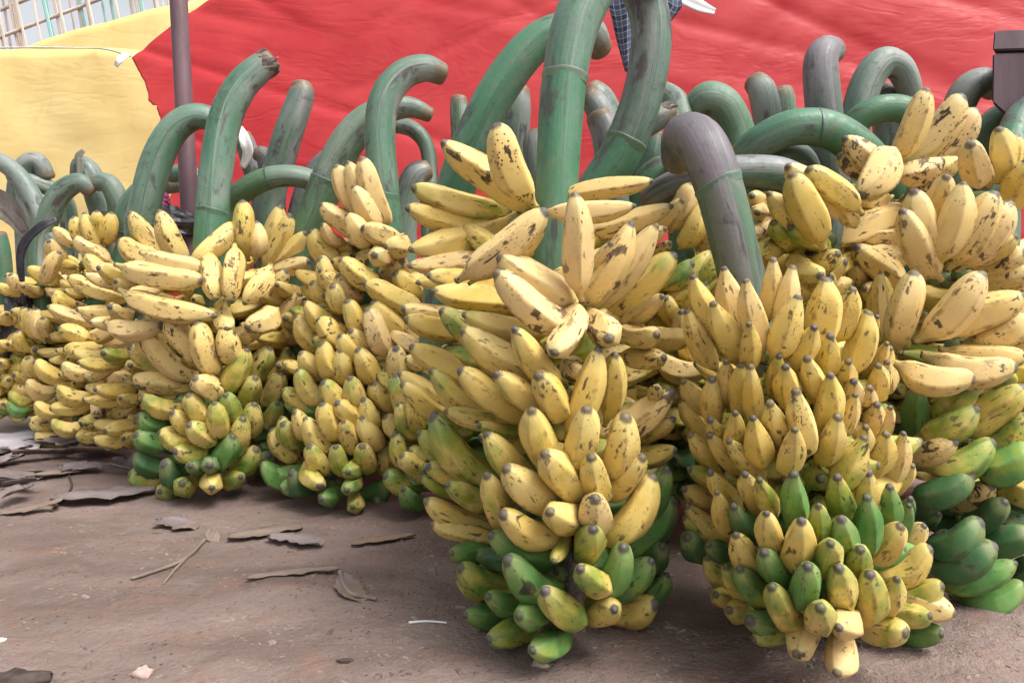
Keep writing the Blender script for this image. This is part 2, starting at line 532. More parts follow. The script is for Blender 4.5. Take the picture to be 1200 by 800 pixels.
# ------------------------------------------------------------------ tubes (stalks, cords)
def catmull(pts, sub):
    out = []
    n = len(pts)
    for i in range(n - 1):
        p0 = pts[max(i - 1, 0)]; p1 = pts[i]; p2 = pts[i + 1]; p3 = pts[min(i + 2, n - 1)]
        for s in range(sub):
            t = s / sub
            out.append([0.5 * ((2 * b) + (-a + c) * t + (2 * a - 5 * b + 4 * c - d) * t * t + (-a + 3 * b - 3 * c + d) * t ** 3)
                        for a, b, c, d in zip(p0, p1, p2, p3)])
    out.append(list(pts[-1]))
    return out


def tube(name, pts, mat, seg=20, sub=9, cap=True, seed=0, wob=0.035, round_tip=True):
    """pts: (Vector, radius); a lightly lumpy tube with a rounded far end"""
    raw = catmull([(p.x, p.y, p.z, r) for p, r in pts], sub)
    P = [Vector(q[:3]) for q in raw]
    Rr = [q[3] for q in raw]
    if cap and round_tip:
        dirn = (P[-1] - P[-2]).normalized()
        r0 = Rr[-1]; e = P[-1].copy()
        for f_, s in ((.22, .97), (.38, .88), (.48, .72), (.53, .45), (.54, .12)):
            P.append(e + dirn * r0 * f_); Rr.append(r0 * s)
    verts, faces, tp, uvs = [], [], [], []
    n = len(P)
    tan = [(P[min(i + 1, n - 1)] - P[max(i - 1, 0)]).normalized() for i in range(n)]
    ref = Vector((0.31, -0.9, 0.29))
    x = (ref - tan[0] * ref.dot(tan[0])).normalized()
    total = sum((P[i + 1] - P[i]).length for i in range(n - 1)) or 1
    acc = 0
    for i in range(n):
        if i:
            x = (x - tan[i] * x.dot(tan[i])).normalized()
            acc += (P[i] - P[i - 1]).length
        y = tan[i].cross(x)
        for j in range(seg):
            a = 2 * math.pi * j / seg
            dv = x * math.cos(a) + y * math.sin(a)
            s = 1 + wob * noise.noise(Vector((math.cos(a), math.sin(a), acc * 9 + seed))) + wob * .5 * math.cos(3 * a + seed)
            verts.append(P[i] + dv * Rr[i] * s)
            tp.append(acc / total)
            uvs.append((acc, a / 6.2832 * 0.2))
    for i in range(n - 1):
        for j in range(seg):
            a, b_ = i * seg + j, i * seg + (j + 1) % seg
            faces.append((a, b_, b_ + seg, a + seg))
    faces.append(tuple(range(seg - 1, -1, -1)))
    faces.append(tuple((n - 1) * seg + j for j in range(seg)))
    m = mesh(name, verts, faces, mat, True, {'tpos': tp})
    uvl = m.uv_layers.new(name='UVMap')
    vi = [0] * len(m.loops)
    m.loops.foreach_get('vertex_index', vi)
    flat = []
    for v in vi: flat += uvs[v]
    uvl.data.foreach_set('uv', flat)
    return m, P, Rr, tan


def add_stalk(bunch, pts, grey=0.5, purple=0.2, ring=None, seed=0, tip_rough=False):
    """pts: (px, py, depth, width px) from the fruit upwards"""
    W = [(at(px, py, d), wpx / F * d / 2) for px, py, d, wpx in pts]
    m, P, Rr, tan = tube('stalk', W, M_STALK, 22, 9, seed=seed)
    o = bpy.data.objects.new('stalk', m)
    COL.objects.link(o)
    o.parent = bunch
    o['grey'] = grey; o['purple'] = purple
    o['ring'] = 2.0
    if tip_rough:
        e, tn, r0 = P[-6], tan[-6], Rr[-6]
        x = tn.orthogonal().normalized(); y = tn.cross(x)
        verts, faces = [], []
        sg = 30
        for q, (dz, rs) in enumerate(((-.9, 1.02), (-.5, 1.06), (.0, 1.04), (.35, .95), (.5, .6), (.35, .1))):
            for j in range(sg):
                a = 2 * math.pi * j / sg
                jag = noise.noise(Vector((math.cos(a) * 3.1, math.sin(a) * 3.1, seed + q * .3)))
                jag2 = noise.noise(Vector((math.cos(a) * 8, math.sin(a) * 8, seed + q)))
                verts.append(e + tn * r0 * (dz + (.55 * jag + .3 * jag2) * (1 if q != 5 else .2)) + (x * math.cos(a) + y * math.sin(a)) * r0 * rs * (1 + .12 * jag2))
        for q in range(5):
            for j in range(sg):
                a, b_ = q * sg + j, q * sg + (j + 1) % sg
                faces.append((a, b_, b_ + sg, a + sg))
        te = bpy.data.objects.new('torn_end', mesh('torn_end', verts, faces, M_TORN, False))
        COL.objects.link(te)
        te.parent = o
    if ring is not None:
        o['ring'] = ring
        acc = [0]
        for i in range(1, len(P)): acc.append(acc[-1] + (P[i] - P[i - 1]).length)
        i = min(range(len(P)), key=lambda q: abs(acc[q] / acc[-1] - ring))
        c, tn, r0 = P[i], tan[i], Rr[i]
        x = tn.orthogonal().normalized(); y = tn.cross(x)
        verts, faces = [], []
        sg = 26
        tilt = rnd.uniform(-.18, .18); ph = rnd.uniform(0, 6)
        prof = [(-.010, .985), (-.002, 1.025), (.0006, 1.05), (.0018, 1.03), (.0022, .98)]
        for q, (dz, rs) in enumerate(prof):
            for j in range(sg):
                a = 2 * math.pi * j / sg
                off = tilt * r0 * math.cos(a + ph) + .002 * noise.noise(Vector((math.cos(a) * 2, math.sin(a) * 2, seed)))
                verts.append(c + tn * (dz * r0 / .03 + off) + (x * math.cos(a) + y * math.sin(a)) * r0 * rs)
        for q in range(len(prof) - 1):
            for j in range(sg):
                a, b_ = q * sg + j, q * sg + (j + 1) % sg
                faces.append((a, b_, b_ + sg, a + sg))
        rg = bpy.data.objects.new('sheath_scar', mesh('sheath_scar', verts, faces, M_STALK, True, {'tpos': [0.2 + 0.7 * (i // 26) / 4 for i in range(len(verts))]}))
        COL.objects.link(rg)
        rg.parent = o
        rg['grey'] = 0.55; rg['purple'] = 1.0; rg['ring'] = 0.5
    return o


def new_bunch(label, foot):
    e = bpy.data.objects.new('banana_bunch', None)
    COL.objects.link(e)
    e.empty_display_size = 0.1
    e['label'] = label
    e['category'] = 'banana bunch'
    e['group'] = 'banana bunches standing on the market ground'
    e['foot'] = [round(v, 3) for v in foot]
    return e


def interp(tab, v):
    if v <= tab[0][0]: return tab[0][1:]
    for a, b_ in zip(tab, tab[1:]):
        if v <= b_[0]:
            f = (v - a[0]) / (b_[0] - a[0])
            return [p + (q - p) * f for p, q in zip(a[1:], b_[1:])]
    return tab[-1][1:]


def hand_crown(bunch, c, width, seed):
    return blob('hand', c, RGT * width, Vector((0, 1, 0)) * 0.02, UP * 0.02, M_CROWN, bunch, seed)


def fingers_from_photo(bunch, axis, L, text, wmul=0.97):
    """axis rows: (py, axis px, axis depth, half width px). Each finger: stem px py, tip px py, width px, code.
    The tip lies on the bunch's own surface (a round column about the axis), the stem as far behind it as the
    banana's length asks."""
    for hi, htxt in enumerate(text.split('|')):
        rows = [r.split() for r in htxt.replace(';', '\n').split('\n') if r.strip()]
        if not rows: continue
        specs = []
        for r in rows:
            bx, by, tx, ty, wpx = map(float, r[:5])
            code = r[5]
            extra = float(r[6]) if len(r) > 6 else 0.0
            ax, ad, hw = interp(axis, (by + ty) / 2)
            Rm = hw / F * ad
            dx = (tx - ax) / F * ad
            dt = ad - math.sqrt(max(Rm * Rm - dx * dx, (0.12 * Rm) ** 2)) - extra
            bx, by = tx + (bx - tx) * 1.14, ty + (by - ty) * 1.14     # the pedicel runs on behind its neighbours
            tip = at(tx, ty, dt)
            proj = math.hypot(tx - bx, ty - by) / F * (dt + 0.03)
            Lf = max(L * rnd.uniform(.80, .88), proj * 1.10)
            dz = math.sqrt(max(Lf * Lf - proj * proj, 0))
            base = at(bx, by, min(dt + dz, ad + 0.05 if extra <= 0 else 9))
            out = Vector(((tx - ax) / F * ad, -(ad - dt) if ad > dt else -0.05, 0)).normalized()
            bul = out * 0.8 - UP * 0.75 + Vector((rnd.uniform(-.25, .25), 0, 0))
            specs.append((base, tip, wpx / F * dt * wmul * rnd.uniform(.92, 1.07), bul, code))
        c = sum((s[0] for s in specs), Vector()) / len(specs)
        ax, ad, hw = interp(axis, rows and float(rows[0][1]))
        axp = at(ax, float(rows[0][1]), ad)
        cc = c.lerp(Vector((axp.x, axp.y, c.z)), 0.6)
        h = hand_crown(bunch, cc, 0.035, hi + len(rows))
        for s in specs:
            nk = rnd.randrange(14, 22) if NECK[0] and hi < 6 else rnd.randrange(14)
            finger(h, *s, nk)


def fill_hands(bunch, top, foot, rad, nh, nf, az0, az1, codes, inner=1.0, L=0.155, w_=0.042, rise=0.6):
    """whole hands spread round the axis between two points; azimuth 0 faces the camera"""
    for h in range(nh):
        f = (h + 0.5) / nh
        c = top.lerp(foot, f)
        rr = rad * (1 - 0.28 * abs(f - 0.45) * 2) * inner
        hc = hand_crown(bunch, c, 0.035, h * 3.1)
        tw = rnd.uniform(-.3, .3)
        for i in range(nf):
            a = az0 + (az1 - az0) * (i + 0.5) / nf + tw + rnd.uniform(-.08, .08)
            o = Vector((math.sin(a), -math.cos(a), 0))
            up = rise * (1 - f) + rnd.uniform(-.08, .12) - 0.1
            row = (i % 2) * 0.03
            tip = c + o * rr + UP * (rr * up + row)
            if tip.z < 0.03: tip.z = 0.03 + rnd.uniform(0, .015)
            base = tip - (o * 0.75 + UP * 0.45 * up).normalized() * L * rnd.uniform(.9, 1.05)
            if base.z < 0.03: base.z = 0.03
            cs = codes[min(len(codes) - 1, int(f * len(codes)))]
            finger(hc, base, tip, w_ * rnd.uniform(.92, 1.08), o * .6 - UP * .8, rnd.choice(cs))


# ------------------------------------------------------------------ setting: ground
def graded(lo, hi, step, far, sign=1):
    v = [lo + i * step for i in range(int((hi - lo) / step) + 1)]
    a, s = v[-1], step
    while a < far:
        s *= 1.35; a += s; v.append(a)
    b_, s = v[0], step
    while b_ > -far:
        s *= 1.35; b_ -= s; v.insert(0, b_)
    return v


def ground_height(x, y):
    h = 0.010 * noise.noise(Vector((x * 2.1, y * 2.1, 0))) + 0.006 * noise.noise(Vector((x * 6, y * 6, 4)))
    h += 0.0035 * noise.noise(Vector((x * 17, y * 17, 9))) + 0.0018 * noise.noise(Vector((x * 41, y * 41, 2)))
    return h * (1 if abs(x) < 8 and abs(y) < 8 else 0)


xs = graded(-1.9, 1.4, 0.016, 220)
ys = graded(0.75, 2.9, 0.016, 220)
gv = [(x, y, ground_height(x, y)) for y in ys for x in xs]
nx = len(xs)
gf = [(j * nx + i, j * nx + i + 1, (j + 1) * nx + i + 1, (j + 1) * nx + i) for j in range(len(ys) - 1) for i in range(nx - 1)]
link('ground', mesh('ground', gv, gf, M_GROUND), label='trodden reddish brown earth under the banana bunches', kind='structure')


# ------------------------------------------------------------------ tarpaulins, fence, posts
def sheet(name, d, fn, nu, nv, mat, wr, label, cat, thick=0.004, **kw):
    """fn(u, v) -> photo pixel of the sheet's point at depth d; wr(px, py) -> offset in metres"""
    verts, faces = [], []
    for j in range(nv + 1):
        for i in range(nu + 1):
            px, py = fn(i / nu, j / nv)
            p = at(px, py, d)
            p.y += wr(px, py)
            verts.append(p)
    for j in range(nv):
        for i in range(nu):
            a = j * (nu + 1) + i
            faces.append((a, a + 1, a + nu + 2, a + nu + 1))
    o = link(name, mesh(name, verts, faces, mat), label=label, cat=cat, **kw)
    s = o.modifiers.new('thickness', 'SOLIDIFY')
    s.thickness = thick
    return o


def red_fn(u, v):
    v = v ** 0.9
    # ragged left edge, sloping upper left corner
    jag = 6 * noise.noise(Vector((0, v * 11, 1))) + 5 * noise.noise(Vector((0, v * 31, 5))) + 3 * noise.noise(Vector((0, v * 90, 5)))
    yb = 520
    xl_top = 154
    # left boundary in pixels as a function of height
    y_l = 68 + (yb - 68) * v
    xl = xl_top + min(44, (y_l - 68) * 0.36) + jag * min(1, v * 9)
    x = xl + (1500 - xl) * (u ** 1.15)
    ytop = 68 - (x - 154) * 0.715 if x < 420 else 68 - 266 * .715 - (x - 420) * .05
    sag = 7 * math.sin(min(1, max(0, (x - 154) / 120)) * math.pi) if x < 274 else 0
    ytop -= sag
    y = ytop + (yb - ytop) * v
    return x, y


def red_wr(px, py):
    q = Vector((px / 190.0, py / 120.0, 0))
    fold = noise.noise(Vector((px / 330 + py / 150, py / 420 - px / 900, 3)))
    r = abs(noise.noise(Vector((px / 260 - py / 90, py / 300, 8))))
    r2 = abs(noise.noise(Vector((px / 90 + py / 70, py / 160, 18))))
    c1 = max(0, 1 - abs(noise.noise(Vector((px / 300 - py / 110, py / 500, 31)))) * 7) ** 2
    c2 = max(0, 1 - abs(noise.noise(Vector((px / 160 + py / 140, py / 300, 51)))) * 8) ** 2
    return 0.02 * fold + 0.02 * r + 0.004 * r2 + 0.010 * c1 + 0.006 * c2


red = sheet('red_tarpaulin', 3.0, red_fn, 300, 120, M_RED, red_wr, 'large wrinkled red plastic tarpaulin with a torn edge behind the stalks', 'tarpaulin')
yel_wr = lambda px, py: 0.07 * noise.noise(Vector((px / 120, py / 200, 5))) + 0.015 * noise.noise(Vector((px / 40, py / 50, 2)))
sheet('yellow_tarpaulin', 3.7, lambda u, v: (-330 + 700 * u, 60 + 2.5 * math.sin(u * 9) + 420 * v), 60, 36, M_YEL, yel_wr,
      'wide yellow plastic sheet hung below a cord at the far side', 'tarpaulin')


def ys_fn(u, v):
    x = -330 + 700 * u
    yt = 62 - (x - 0) * 0.278 + 3 * noise.noise(Vector((x / 60, 0, 0)))
    return x, yt + (200 - yt) * v


sheet('yellow_tarpaulin', 4.0, ys_fn, 60, 20, M_YEL, lambda px, py: yel_wr(px + 900, py), 'upper yellow sheet with a sloping edge below the bamboo fence', 'tarpaulin')

# cord along the yellow sheet's upper edge and the white ribbon tied at its end
cp = [(at(x, 59.5 + 2.5 * math.sin((x + 330) / 700 * 9) - 1, 3.62), 0.004) for x in range(-320, 160, 40)] + [(at(153, 66, 3.0), 0.004)]
m_, *_ = tube('cord', cp, M_CORD, 6, 4, wob=0)
link('hanging_cord', m_, label='thin grey cord along the top of the yellow sheet', cat='cord')


def ribbon(name, pts, width, mat, label, cat, group=None, up=None, parent=None):
    """a flat strip through 3-D points, slightly curled, with thickness"""
    raw = catmull([tuple(p) for p in pts], 6)
    P = [Vector(q) for q in raw]
    verts, faces = [], []
    n = len(P)
    for i, p in enumerate(P):
        t = (P[min(i + 1, n - 1)] - P[max(i - 1, 0)]).normalized()
        s = t.cross(up or FWD).normalized()
        f = i / (n - 1)
        wd = width * (0.35 + 0.65 * math.sin(math.pi * (0.12 + 0.8 * f)))
        for q in (-1, -.33, .33, 1):
            verts.append(p + s * wd * q * .5 + (up or FWD) * (wd * .18 * (1 - q * q)) + Vector((0, 0, .1 * wd * noise.noise(Vector((f * 6, q, 2))))))
    for i in range(n - 1):
        for q in range(3):
            a = i * 4 + q
            faces.append((a, a + 1, a + 5, a + 4))
    o = link(name, mesh(name, verts, faces, mat), parent, label, cat, group)
    o.modifiers.new('thickness', 'SOLIDIFY').thickness = 0.003
    return o


ribbon('white_ribbon', [at(150, 64, 2.98), at(145, 66, 2.97), at(139, 72, 2.96), at(136, 78, 2.97)], 0.03, M_WHITE,
       'white ribbon knotted where the cord meets the red tarpaulin', 'ribbon')

# bamboo fence
fe = bpy.data.objects.new('bamboo_fence', None)
COL.objects.link(fe)
fe['label'] = 'pale bamboo slat fence above the yellow sheets'
fe['category'] = 'fence'
FD = 5.2


def slat_mesh(wd, th, h, seed):
    bm = bmesh.new()
    n = 9
    prev = None
    r_ = random.Random(seed)
    for i in range(n + 1):
        z = h * i / n
        ox = r_.uniform(-.004, .004); s = 1 + (.12 if i % 3 == 0 else 0)
        ring = [bm.verts.new((ox + wd * .5 * s * cx, th * cy * s, z)) for cx, cy in ((-1, 0), (-.6, -.8), (.6, -.8), (1, 0), (.6, .6), (-.6, .6))]
        if prev:
            for j in range(6): bm.faces.new((prev[j], prev[(j + 1) % 6], ring[(j + 1) % 6], ring[j]))
        else:
            bm.faces.new(ring[::-1])
        prev = ring
    bm.faces.new(prev)
    m = bpy.data.meshes.new('slat')
    bm.to_mesh(m); bm.free()
    return m


base_slats = [slat_mesh(0.020, 0.007, 3.0, q) for q in range(5)]
variants = []
for q, ms in enumerate(base_slats):
    a = ms.copy(); a.materials.append(M_BAMBOO)
    c = ms.copy(); c.materials.append(M_TEAL)
    variants.append((a, c))
px = -120.0
while px < 330:
    p = at(px, 60, FD)
    teal = 78 < px < 200 and rnd.random() < 0.55
    o = bpy.data.objects.new('slat', variants[rnd.randrange(5)][1 if teal else 0])
    COL.objects.link(o)
    o.parent = fe
    o.location = (p.x + 0.28, p.y + rnd.uniform(-.01, .01), 0.0)
    o.rotation_euler = (0, -R(9) + rnd.uniform(-.015, .015), rnd.uniform(-.2, .2))
    o.scale = (rnd.uniform(.7, 1.35), 1, rnd.uniform(.96, 1.04))
    px += rnd.choice((4.5, 5.5, 6.5, 8))
for y0, y1, dd in ((48, -22, -0.03), (20, -60, 0.04), (150, 100, -0.03)):
    m_, *_ = tube('rail', [(at(-130, y0 + 45, FD + dd), .012), (at(60, (y0 + y1) / 2 + 8, FD + dd), .012), (at(330, y1 - 60, FD + dd), .011)], M_BAMBOO, 8, 8, wob=.06)
    o = bpy.data.objects.new('rail', m_); COL.objects.link(o); o.parent = fe

# steel post
a, b_ = at(206, -60, 2.45), at(222, 240, 2.45)
dr = (b_ - a).normalized()
foot = a + dr * ((a.z + 0.05) / -dr.z)
m_, *_ = tube('post', [(foot, .029), (foot.lerp(a, .5), .0285), (a - dr * 0.3, .028)], M_POST, 20, 8, wob=.004, round_tip=False)
link('steel_post', m_, label='slender maroon post standing in front of the torn tarpaulin edge', cat='post')

# dark wooden beam end at the right edge, carried by its own post out of view
wb = bpy.data.objects.new('wooden_beam', None)
COL.objects.link(wb)
wb['label'] = 'dark wooden beam end jutting in at the right edge before the red tarpaulin'
wb['category'] = 'beam'


def block(name, pts_front, depth_vec, mat, parent, bev=0.004):
    bm = bmesh.new()
    f = [bm.verts.new(p) for p in pts_front]
    g = [bm.verts.new(p + depth_vec) for p in pts_front]
    bm.faces.new(f); bm.faces.new(g[::-1])
    n = len(f)
    for i in range(n): bm.faces.new((f[i], g[i], g[(i + 1) % n], f[(i + 1) % n]))
    bmesh.ops.recalc_face_normals(bm, faces=bm.faces)
    bmesh.ops.bevel(bm, geom=bm.edges[:], offset=bev, segments=2, affect='EDGES')
    m = bpy.data.meshes.new(name); bm.to_mesh(m); bm.free()
    m.materials.append(mat)
    o = bpy.data.objects.new(name, m); COL.objects.link(o); o.parent = parent
    return o


BD = 1.62
block('beam_end', [at(1163, 62, BD), at(1162, 120, BD), at(1186, 141, BD), at(1232, 120, BD), at(1236, 60, BD)], Vector((.27, .30, 0)), M_WOOD, wb)
block('top_board', [at(1165, 36, BD + .004), at(1163, 59, BD - .004), at(1240, 57, BD - .004), at(1240, 33, BD + .004)], Vector((.27, .30, 0)), M_WOOD, wb, .003)
q = at(1250, 300, BD + .1)
block('post', [Vector((q.x + dx, q.y, z)) for dx, z in ((0, -.03), (.09, -.03), (.09, 1.25), (0, 1.25))], Vector((0, .09, 0)), M_WOOD, wb)


# plaid cloth and white strip hanging by the looped stalk
def cloth():
    verts, faces, uv = [], [], []
    nu, nv = 18, 26
    for j in range(nv + 1):
        for i in range(nu + 1):
            u, v = i / nu, j / nv
            py = -120 + 200 * v
            left = 712 + 22 * max(0, (v - .6)) / .4
            right = 800 - 62 * max(0, (v - .62)) / .38
            px = left + (right - left) * u
            p = at(px, py + 6 * math.sin(u * 9), 2.15)
            p.y += .018 * math.sin(u * 13 + v * 2) + .01 * noise.noise(Vector((u * 4, v * 5, 3)))
            verts.append(p); uv.append((u * .5, v * 1.15))
    for j in range(nv):
        for i in range(nu):
            a_ = j * (nu + 1) + i
            faces.append((a_, a_ + 1, a_ + nu + 2, a_ + nu + 1))
    m = mesh('cloth', verts, faces, M_PLAID)
    l = m.uv_layers.new(name='UVMap')
    for lo in m.loops: l.data[lo.index].uv = uv[lo.vertex_index]
    o = link('plaid_cloth', m, label='blue and white plaid cloth hanging behind the tall looped stalk', cat='cloth')
    o.modifiers.new('thickness', 'SOLIDIFY').thickness = .003


cloth()
ribbon('white_strip', [at(775, -25, 2.2), at(795, -6, 2.19), at(815, 5, 2.18), at(838, 14, 2.18)], .04, M_WHITE, 'white strip of plastic dangling beside the plaid cloth', 'plastic strip')
ribbon('white_scrap', [at(281, 150, 2.32), at(287, 165, 2.3), at(290, 180, 2.31), at(284, 196, 2.33)], .036, M_WHITE, 'white plastic scrap caught between two stalks by the red tarpaulin', 'plastic scrap')

# ------------------------------------------------------------------ BANANA BUNCHES
def hero(label, axis, stalk, L, text, fill=None, grey=.4, purple=.2, ring=None, seed=0, torn=False, wmul=0.97):
    y0, y1 = axis[0][0], axis[-1][0]
    a0, a1 = interp(axis, y0), interp(axis, y1)
    top = at(a0[0], y0, a0[1]); foot = at(a1[0], y1, a1[1])
    foot.z = max(foot.z, 0.05)
    b = new_bunch(label, foot)
    low = [(interp(axis, y)[0], y, interp(axis, y)[1], stalk[0][3] * s) for y, s in ((y1 - 40, .35), ((y0 + y1) / 2, .75))]
    st = add_stalk(b, low + stalk, grey, purple, ring, seed, torn)
    fingers_from_photo(b, axis, L, text, wmul)
    if fill:
        nh, nf, codes, rad = fill
        fill_hands(b, top.lerp(foot, .30), foot, rad, nh, nf, R(95), R(265), codes, L=L)
        fill_hands(b, top.lerp(foot, .34), foot.lerp(top, .08), rad, nh, 5, R(-75), R(75), codes, inner=.60, L=L * .7, rise=.2)
    return b


YC = ['yl', 'yl', 'ylm', 'mg', 'gd']

A_TXT = """
618 243 516 168 42 y; 621 234 577 147 45 f; 594 250 481 223 36 l; 572 262 474 246 30 y; 592 256 479 296 34 y; 548 322 641 248 40 k .02; 560 326 638 266 28 y .01; 580 300 478 314 28 o; 590 308 487 334 28 y
|
681 340 671 226 38 p .05; 645 250 745 243 30 p; 660 228 766 214 25 o; 690 272 790 244 28 o; 715 290 782 270 22 o; 740 300 788 286 18 b; 690 345 718 285 24 p
|
682 356 743 262 40 o .02; 698 362 773 265 36 p .03; 712 370 796 301 40 y .02; 730 378 779 348 24 p; 690 360 730 300 30 p
|
669 352 582 302 42 p .02; 668 384 579 321 44 k .04; 676 362 652 418 38 b .05; 694 366 714 402 42 k .05; 662 425 687 441 30 b; 722 386 773 394 32 o; 730 418 782 421 30 o; 762 390 809 399 30 o; 600 352 505 344 34 y; 590 330 500 326 28 y
|
560 362 470 365 28 p; 560 385 473 378 32 y; 640 388 541 372 32 y; 604 420 514 366 34 l; 628 440 540 388 40 y .02; 655 448 600 387 36 y .03; 662 480 629 443 40 y .04
|
560 446 478 408 34 y; 545 484 464 438 32 y; 590 488 501 436 36 l .01; 624 486 535 436 38 y .02; 648 478 579 440 36 y .03; 556 492 467 452 32 y; 604 498 520 484 26 l; 612 505 560 500 20 m
|
668 506 703 408 38 y .02; 712 490 724 415 30 y; 700 510 792 461 38 k .01; 735 520 793 491 28 y; 718 528 794 530 28 y; 708 548 737 490 42 y .03; 676 548 686 481 44 y .05; 640 548 625 482 44 y .04; 760 470 772 455 22 o
|
582 562 503 488 42 m; 630 570 566 510 38 m .02; 650 592 594 551 44 y .04; 606 612 567 558 38 l .02; 656 622 587 606 40 y .04; 566 552 487 508 32 m; 566 566 498 550 30 l; 576 594 520 570 28 m; 584 622 495 588 32 y; 584 632 504 616 26 y; 555 580 490 560 24 m
|
678 582 637 533 44 y .05; 699 588 695 538 38 y .05; 704 580 757 538 38 y .03; 706 634 769 560 40 y .03; 746 612 784 550 30 g; 718 646 794 588 42 g .01; 690 618 703 586 44 k .06; 676 612 643 603 44 y .06; 684 652 698 622 42 m .06; 745 668 778 642 30 d
|
702 688 731 644 40 g .05; 712 694 766 660 38 g .03; 750 706 784 675 28 g; 700 708 772 711 40 l .03; 690 712 721 719 42 l .05; 706 688 682 669 38 m .08; 650 652 574 630 38 g .02; 576 640 526 650 30 g; 600 682 536 668 34 m .01; 584 694 534 678 30 m
|
660 690 592 659 42 g .05; 618 694 569 702 34 g .03; 650 702 604 724 42 g .05; 676 728 640 694 40 m .07; 610 712 542 723 34 g .02; 630 730 570 752 34 m .04; 664 736 622 766 38 g .06; 664 626 650 660 20 m .04
"""
A_AX = [(150, 640, 1.22, 110), (230, 640, 1.22, 150), (420, 645, 1.20, 165), (600, 650, 1.18, 150), (700, 655, 1.16, 118), (775, 655, 1.15, 80)]
bA = hero('tallest fruit column at the centre, under the thick stalk that arches out of view', A_AX,
     [(648, 380, 1.21, 50), (650, 300, 1.20, 50), (654, 200, 1.20, 51), (661, 100, 1.21, 53), (676, 25, 1.22, 56), (706, -32, 1.24, 56), (742, -48, 1.27, 52), (768, -30, 1.30, 48)],
     .165, A_TXT, (6, 8, YC, .19), grey=.30, purple=.25, ring=.71, seed=1)

m_, *_ = tube('rachis', [(at(668, 610, 1.12), .020), (at(670, 645, 1.06), .019), (at(678, 668, 1.03), .016), (at(674, 700, 1.02), .012), (at(678, 735, 1.03), .007)], M_TORN, 12, 6, seed=3, wob=.2)
o_ = bpy.data.objects.new('rachis', m_); COL.objects.link(o_); o_.parent = bA
B_TXT = """
840 404 811 324 31 y; 866 390 847 314 33 p; 890 414 876 328 34 p .02; 900 372 907 303 27 p; 911 390 932 312 31 p; 908 420 939 348 36 y .03; 953 404 971 326 44 y; 978 396 1002 338 34 y; 838 430 802 364 33 y; 864 426 836 356 34 y .02; 880 434 877 381 29 y .04
|
990 436 1022 365 36 y; 1012 436 1042 402 22 p; 1015 440 1046 409 26 y; 930 432 954 385 36 y .03; 962 436 976 394 30 y .02; 1024 456 1044 436 26 y; 1000 412 1030 372 24 y
|
828 486 799 448 30 y; 838 494 834 444 28 y; 852 476 848 424 28 y; 866 490 869 428 30 y; 884 492 880 429 28 y .02; 904 460 915 418 26 l; 922 478 923 431 32 y .03; 958 470 948 420 32 y .02; 942 530 935 458 35 y .04; 970 508 973 440 34 y .03; 984 458 998 424 30 y; 1000 480 1003 447 30 o; 1024 466 1031 428 28 y; 1038 460 1043 424 26 o
|
958 540 986 488 34 y .03; 983 516 1003 464 28 o; 1010 506 1030 474 28 o; 1025 510 1046 478 26 p; 1010 490 1022 454 28 o; 842 516 794 468 32 y; 852 524 830 492 30 l .01; 862 530 860 485 30 y .02; 893 546 883 491 35 y .04; 916 520 902 473 36 y .03; 925 554 930 505 32 y .06
|
852 550 806 510 30 y; 872 558 831 511 28 y; 892 562 854 518 30 l .02; 856 570 806 552 28 l; 866 594 831 554 30 y; 888 600 874 557 32 y .03; 904 606 890 563 30 m .04; 980 572 1016 514 36 l .02; 1020 552 1041 510 33 y; 1042 566 1061 508 28 p; 1040 576 1072 546 24 y; 1000 530 1018 500 26 y
|
842 590 797 574 32 y; 856 630 837 577 28 y .02; 852 630 803 594 30 y; 838 636 799 608 22 l; 882 632 861 594 30 d .03; 930 616 932 556 34 g .04; 985 608 985 560 35 m .03; 1003 598 1021 553 32 y; 1010 646 1018 582 34 g .03; 1034 616 1046 570 30 g; 1046 630 1067 594 26 g; 1045 612 1069 584 24 d
|
960 648 960 593 30 m .05; 990 656 988 608 34 g .05; 905 652 900 603 34 y .05; 932 662 937 611 36 y .06; 966 672 973 640 37 m .07; 886 670 861 628 34 l .03; 922 686 896 650 36 g .05; 940 700 945 666 34 g .07; 984 710 983 668 36 l .07; 830 650 803 632 30 d; 862 656 828 640 28 d
|
998 672 1012 646 36 m .05; 1006 718 1021 676 40 l .06; 1024 712 1053 680 33 l .04; 1016 654 1060 618 37 y .03; 1050 646 1087 618 28 p; 1026 668 1095 647 36 y .02; 1024 684 1084 668 30 y; 898 706 868 669 34 m .04; 934 726 904 690 37 l .07; 956 722 962 716 39 l .10; 862 694 826 654 30 m; 884 706 848 664 32 m .01
|
998 722 984 741 40 p .09; 920 716 876 730 38 g .04; 896 704 850 716 34 l .02; 862 702 836 698 28 l; 944 722 884 754 32 m .04; 950 724 936 770 40 p .06; 988 742 981 794 38 p .08; 1040 694 1108 690 36 l .02; 1054 700 1120 722 36 o .02; 1034 722 1094 724 34 l .03; 1004 722 1064 746 39 l .05; 1050 732 1106 746 32 g .01
"""
B_AX = [(300, 895, 1.16, 105), (370, 910, 1.15, 128), (520, 930, 1.13, 135), (640, 945, 1.10, 140), (720, 970, 1.08, 120), (790, 985, 1.06, 70)]
NECK[0] = True
hero('tightly packed column right of centre, below the thick grey stalk bent like a hook', B_AX,
     [(882, 380, 1.14, 54), (866, 310, 1.13, 54), (846, 230, 1.12, 55), (828, 178, 1.13, 57), (812, 160, 1.17, 55), (800, 164, 1.24, 50), (797, 182, 1.30, 46)],
     .135, B_TXT, (6, 8, YC, .175), grey=.72, purple=.95, ring=.73, seed=2)

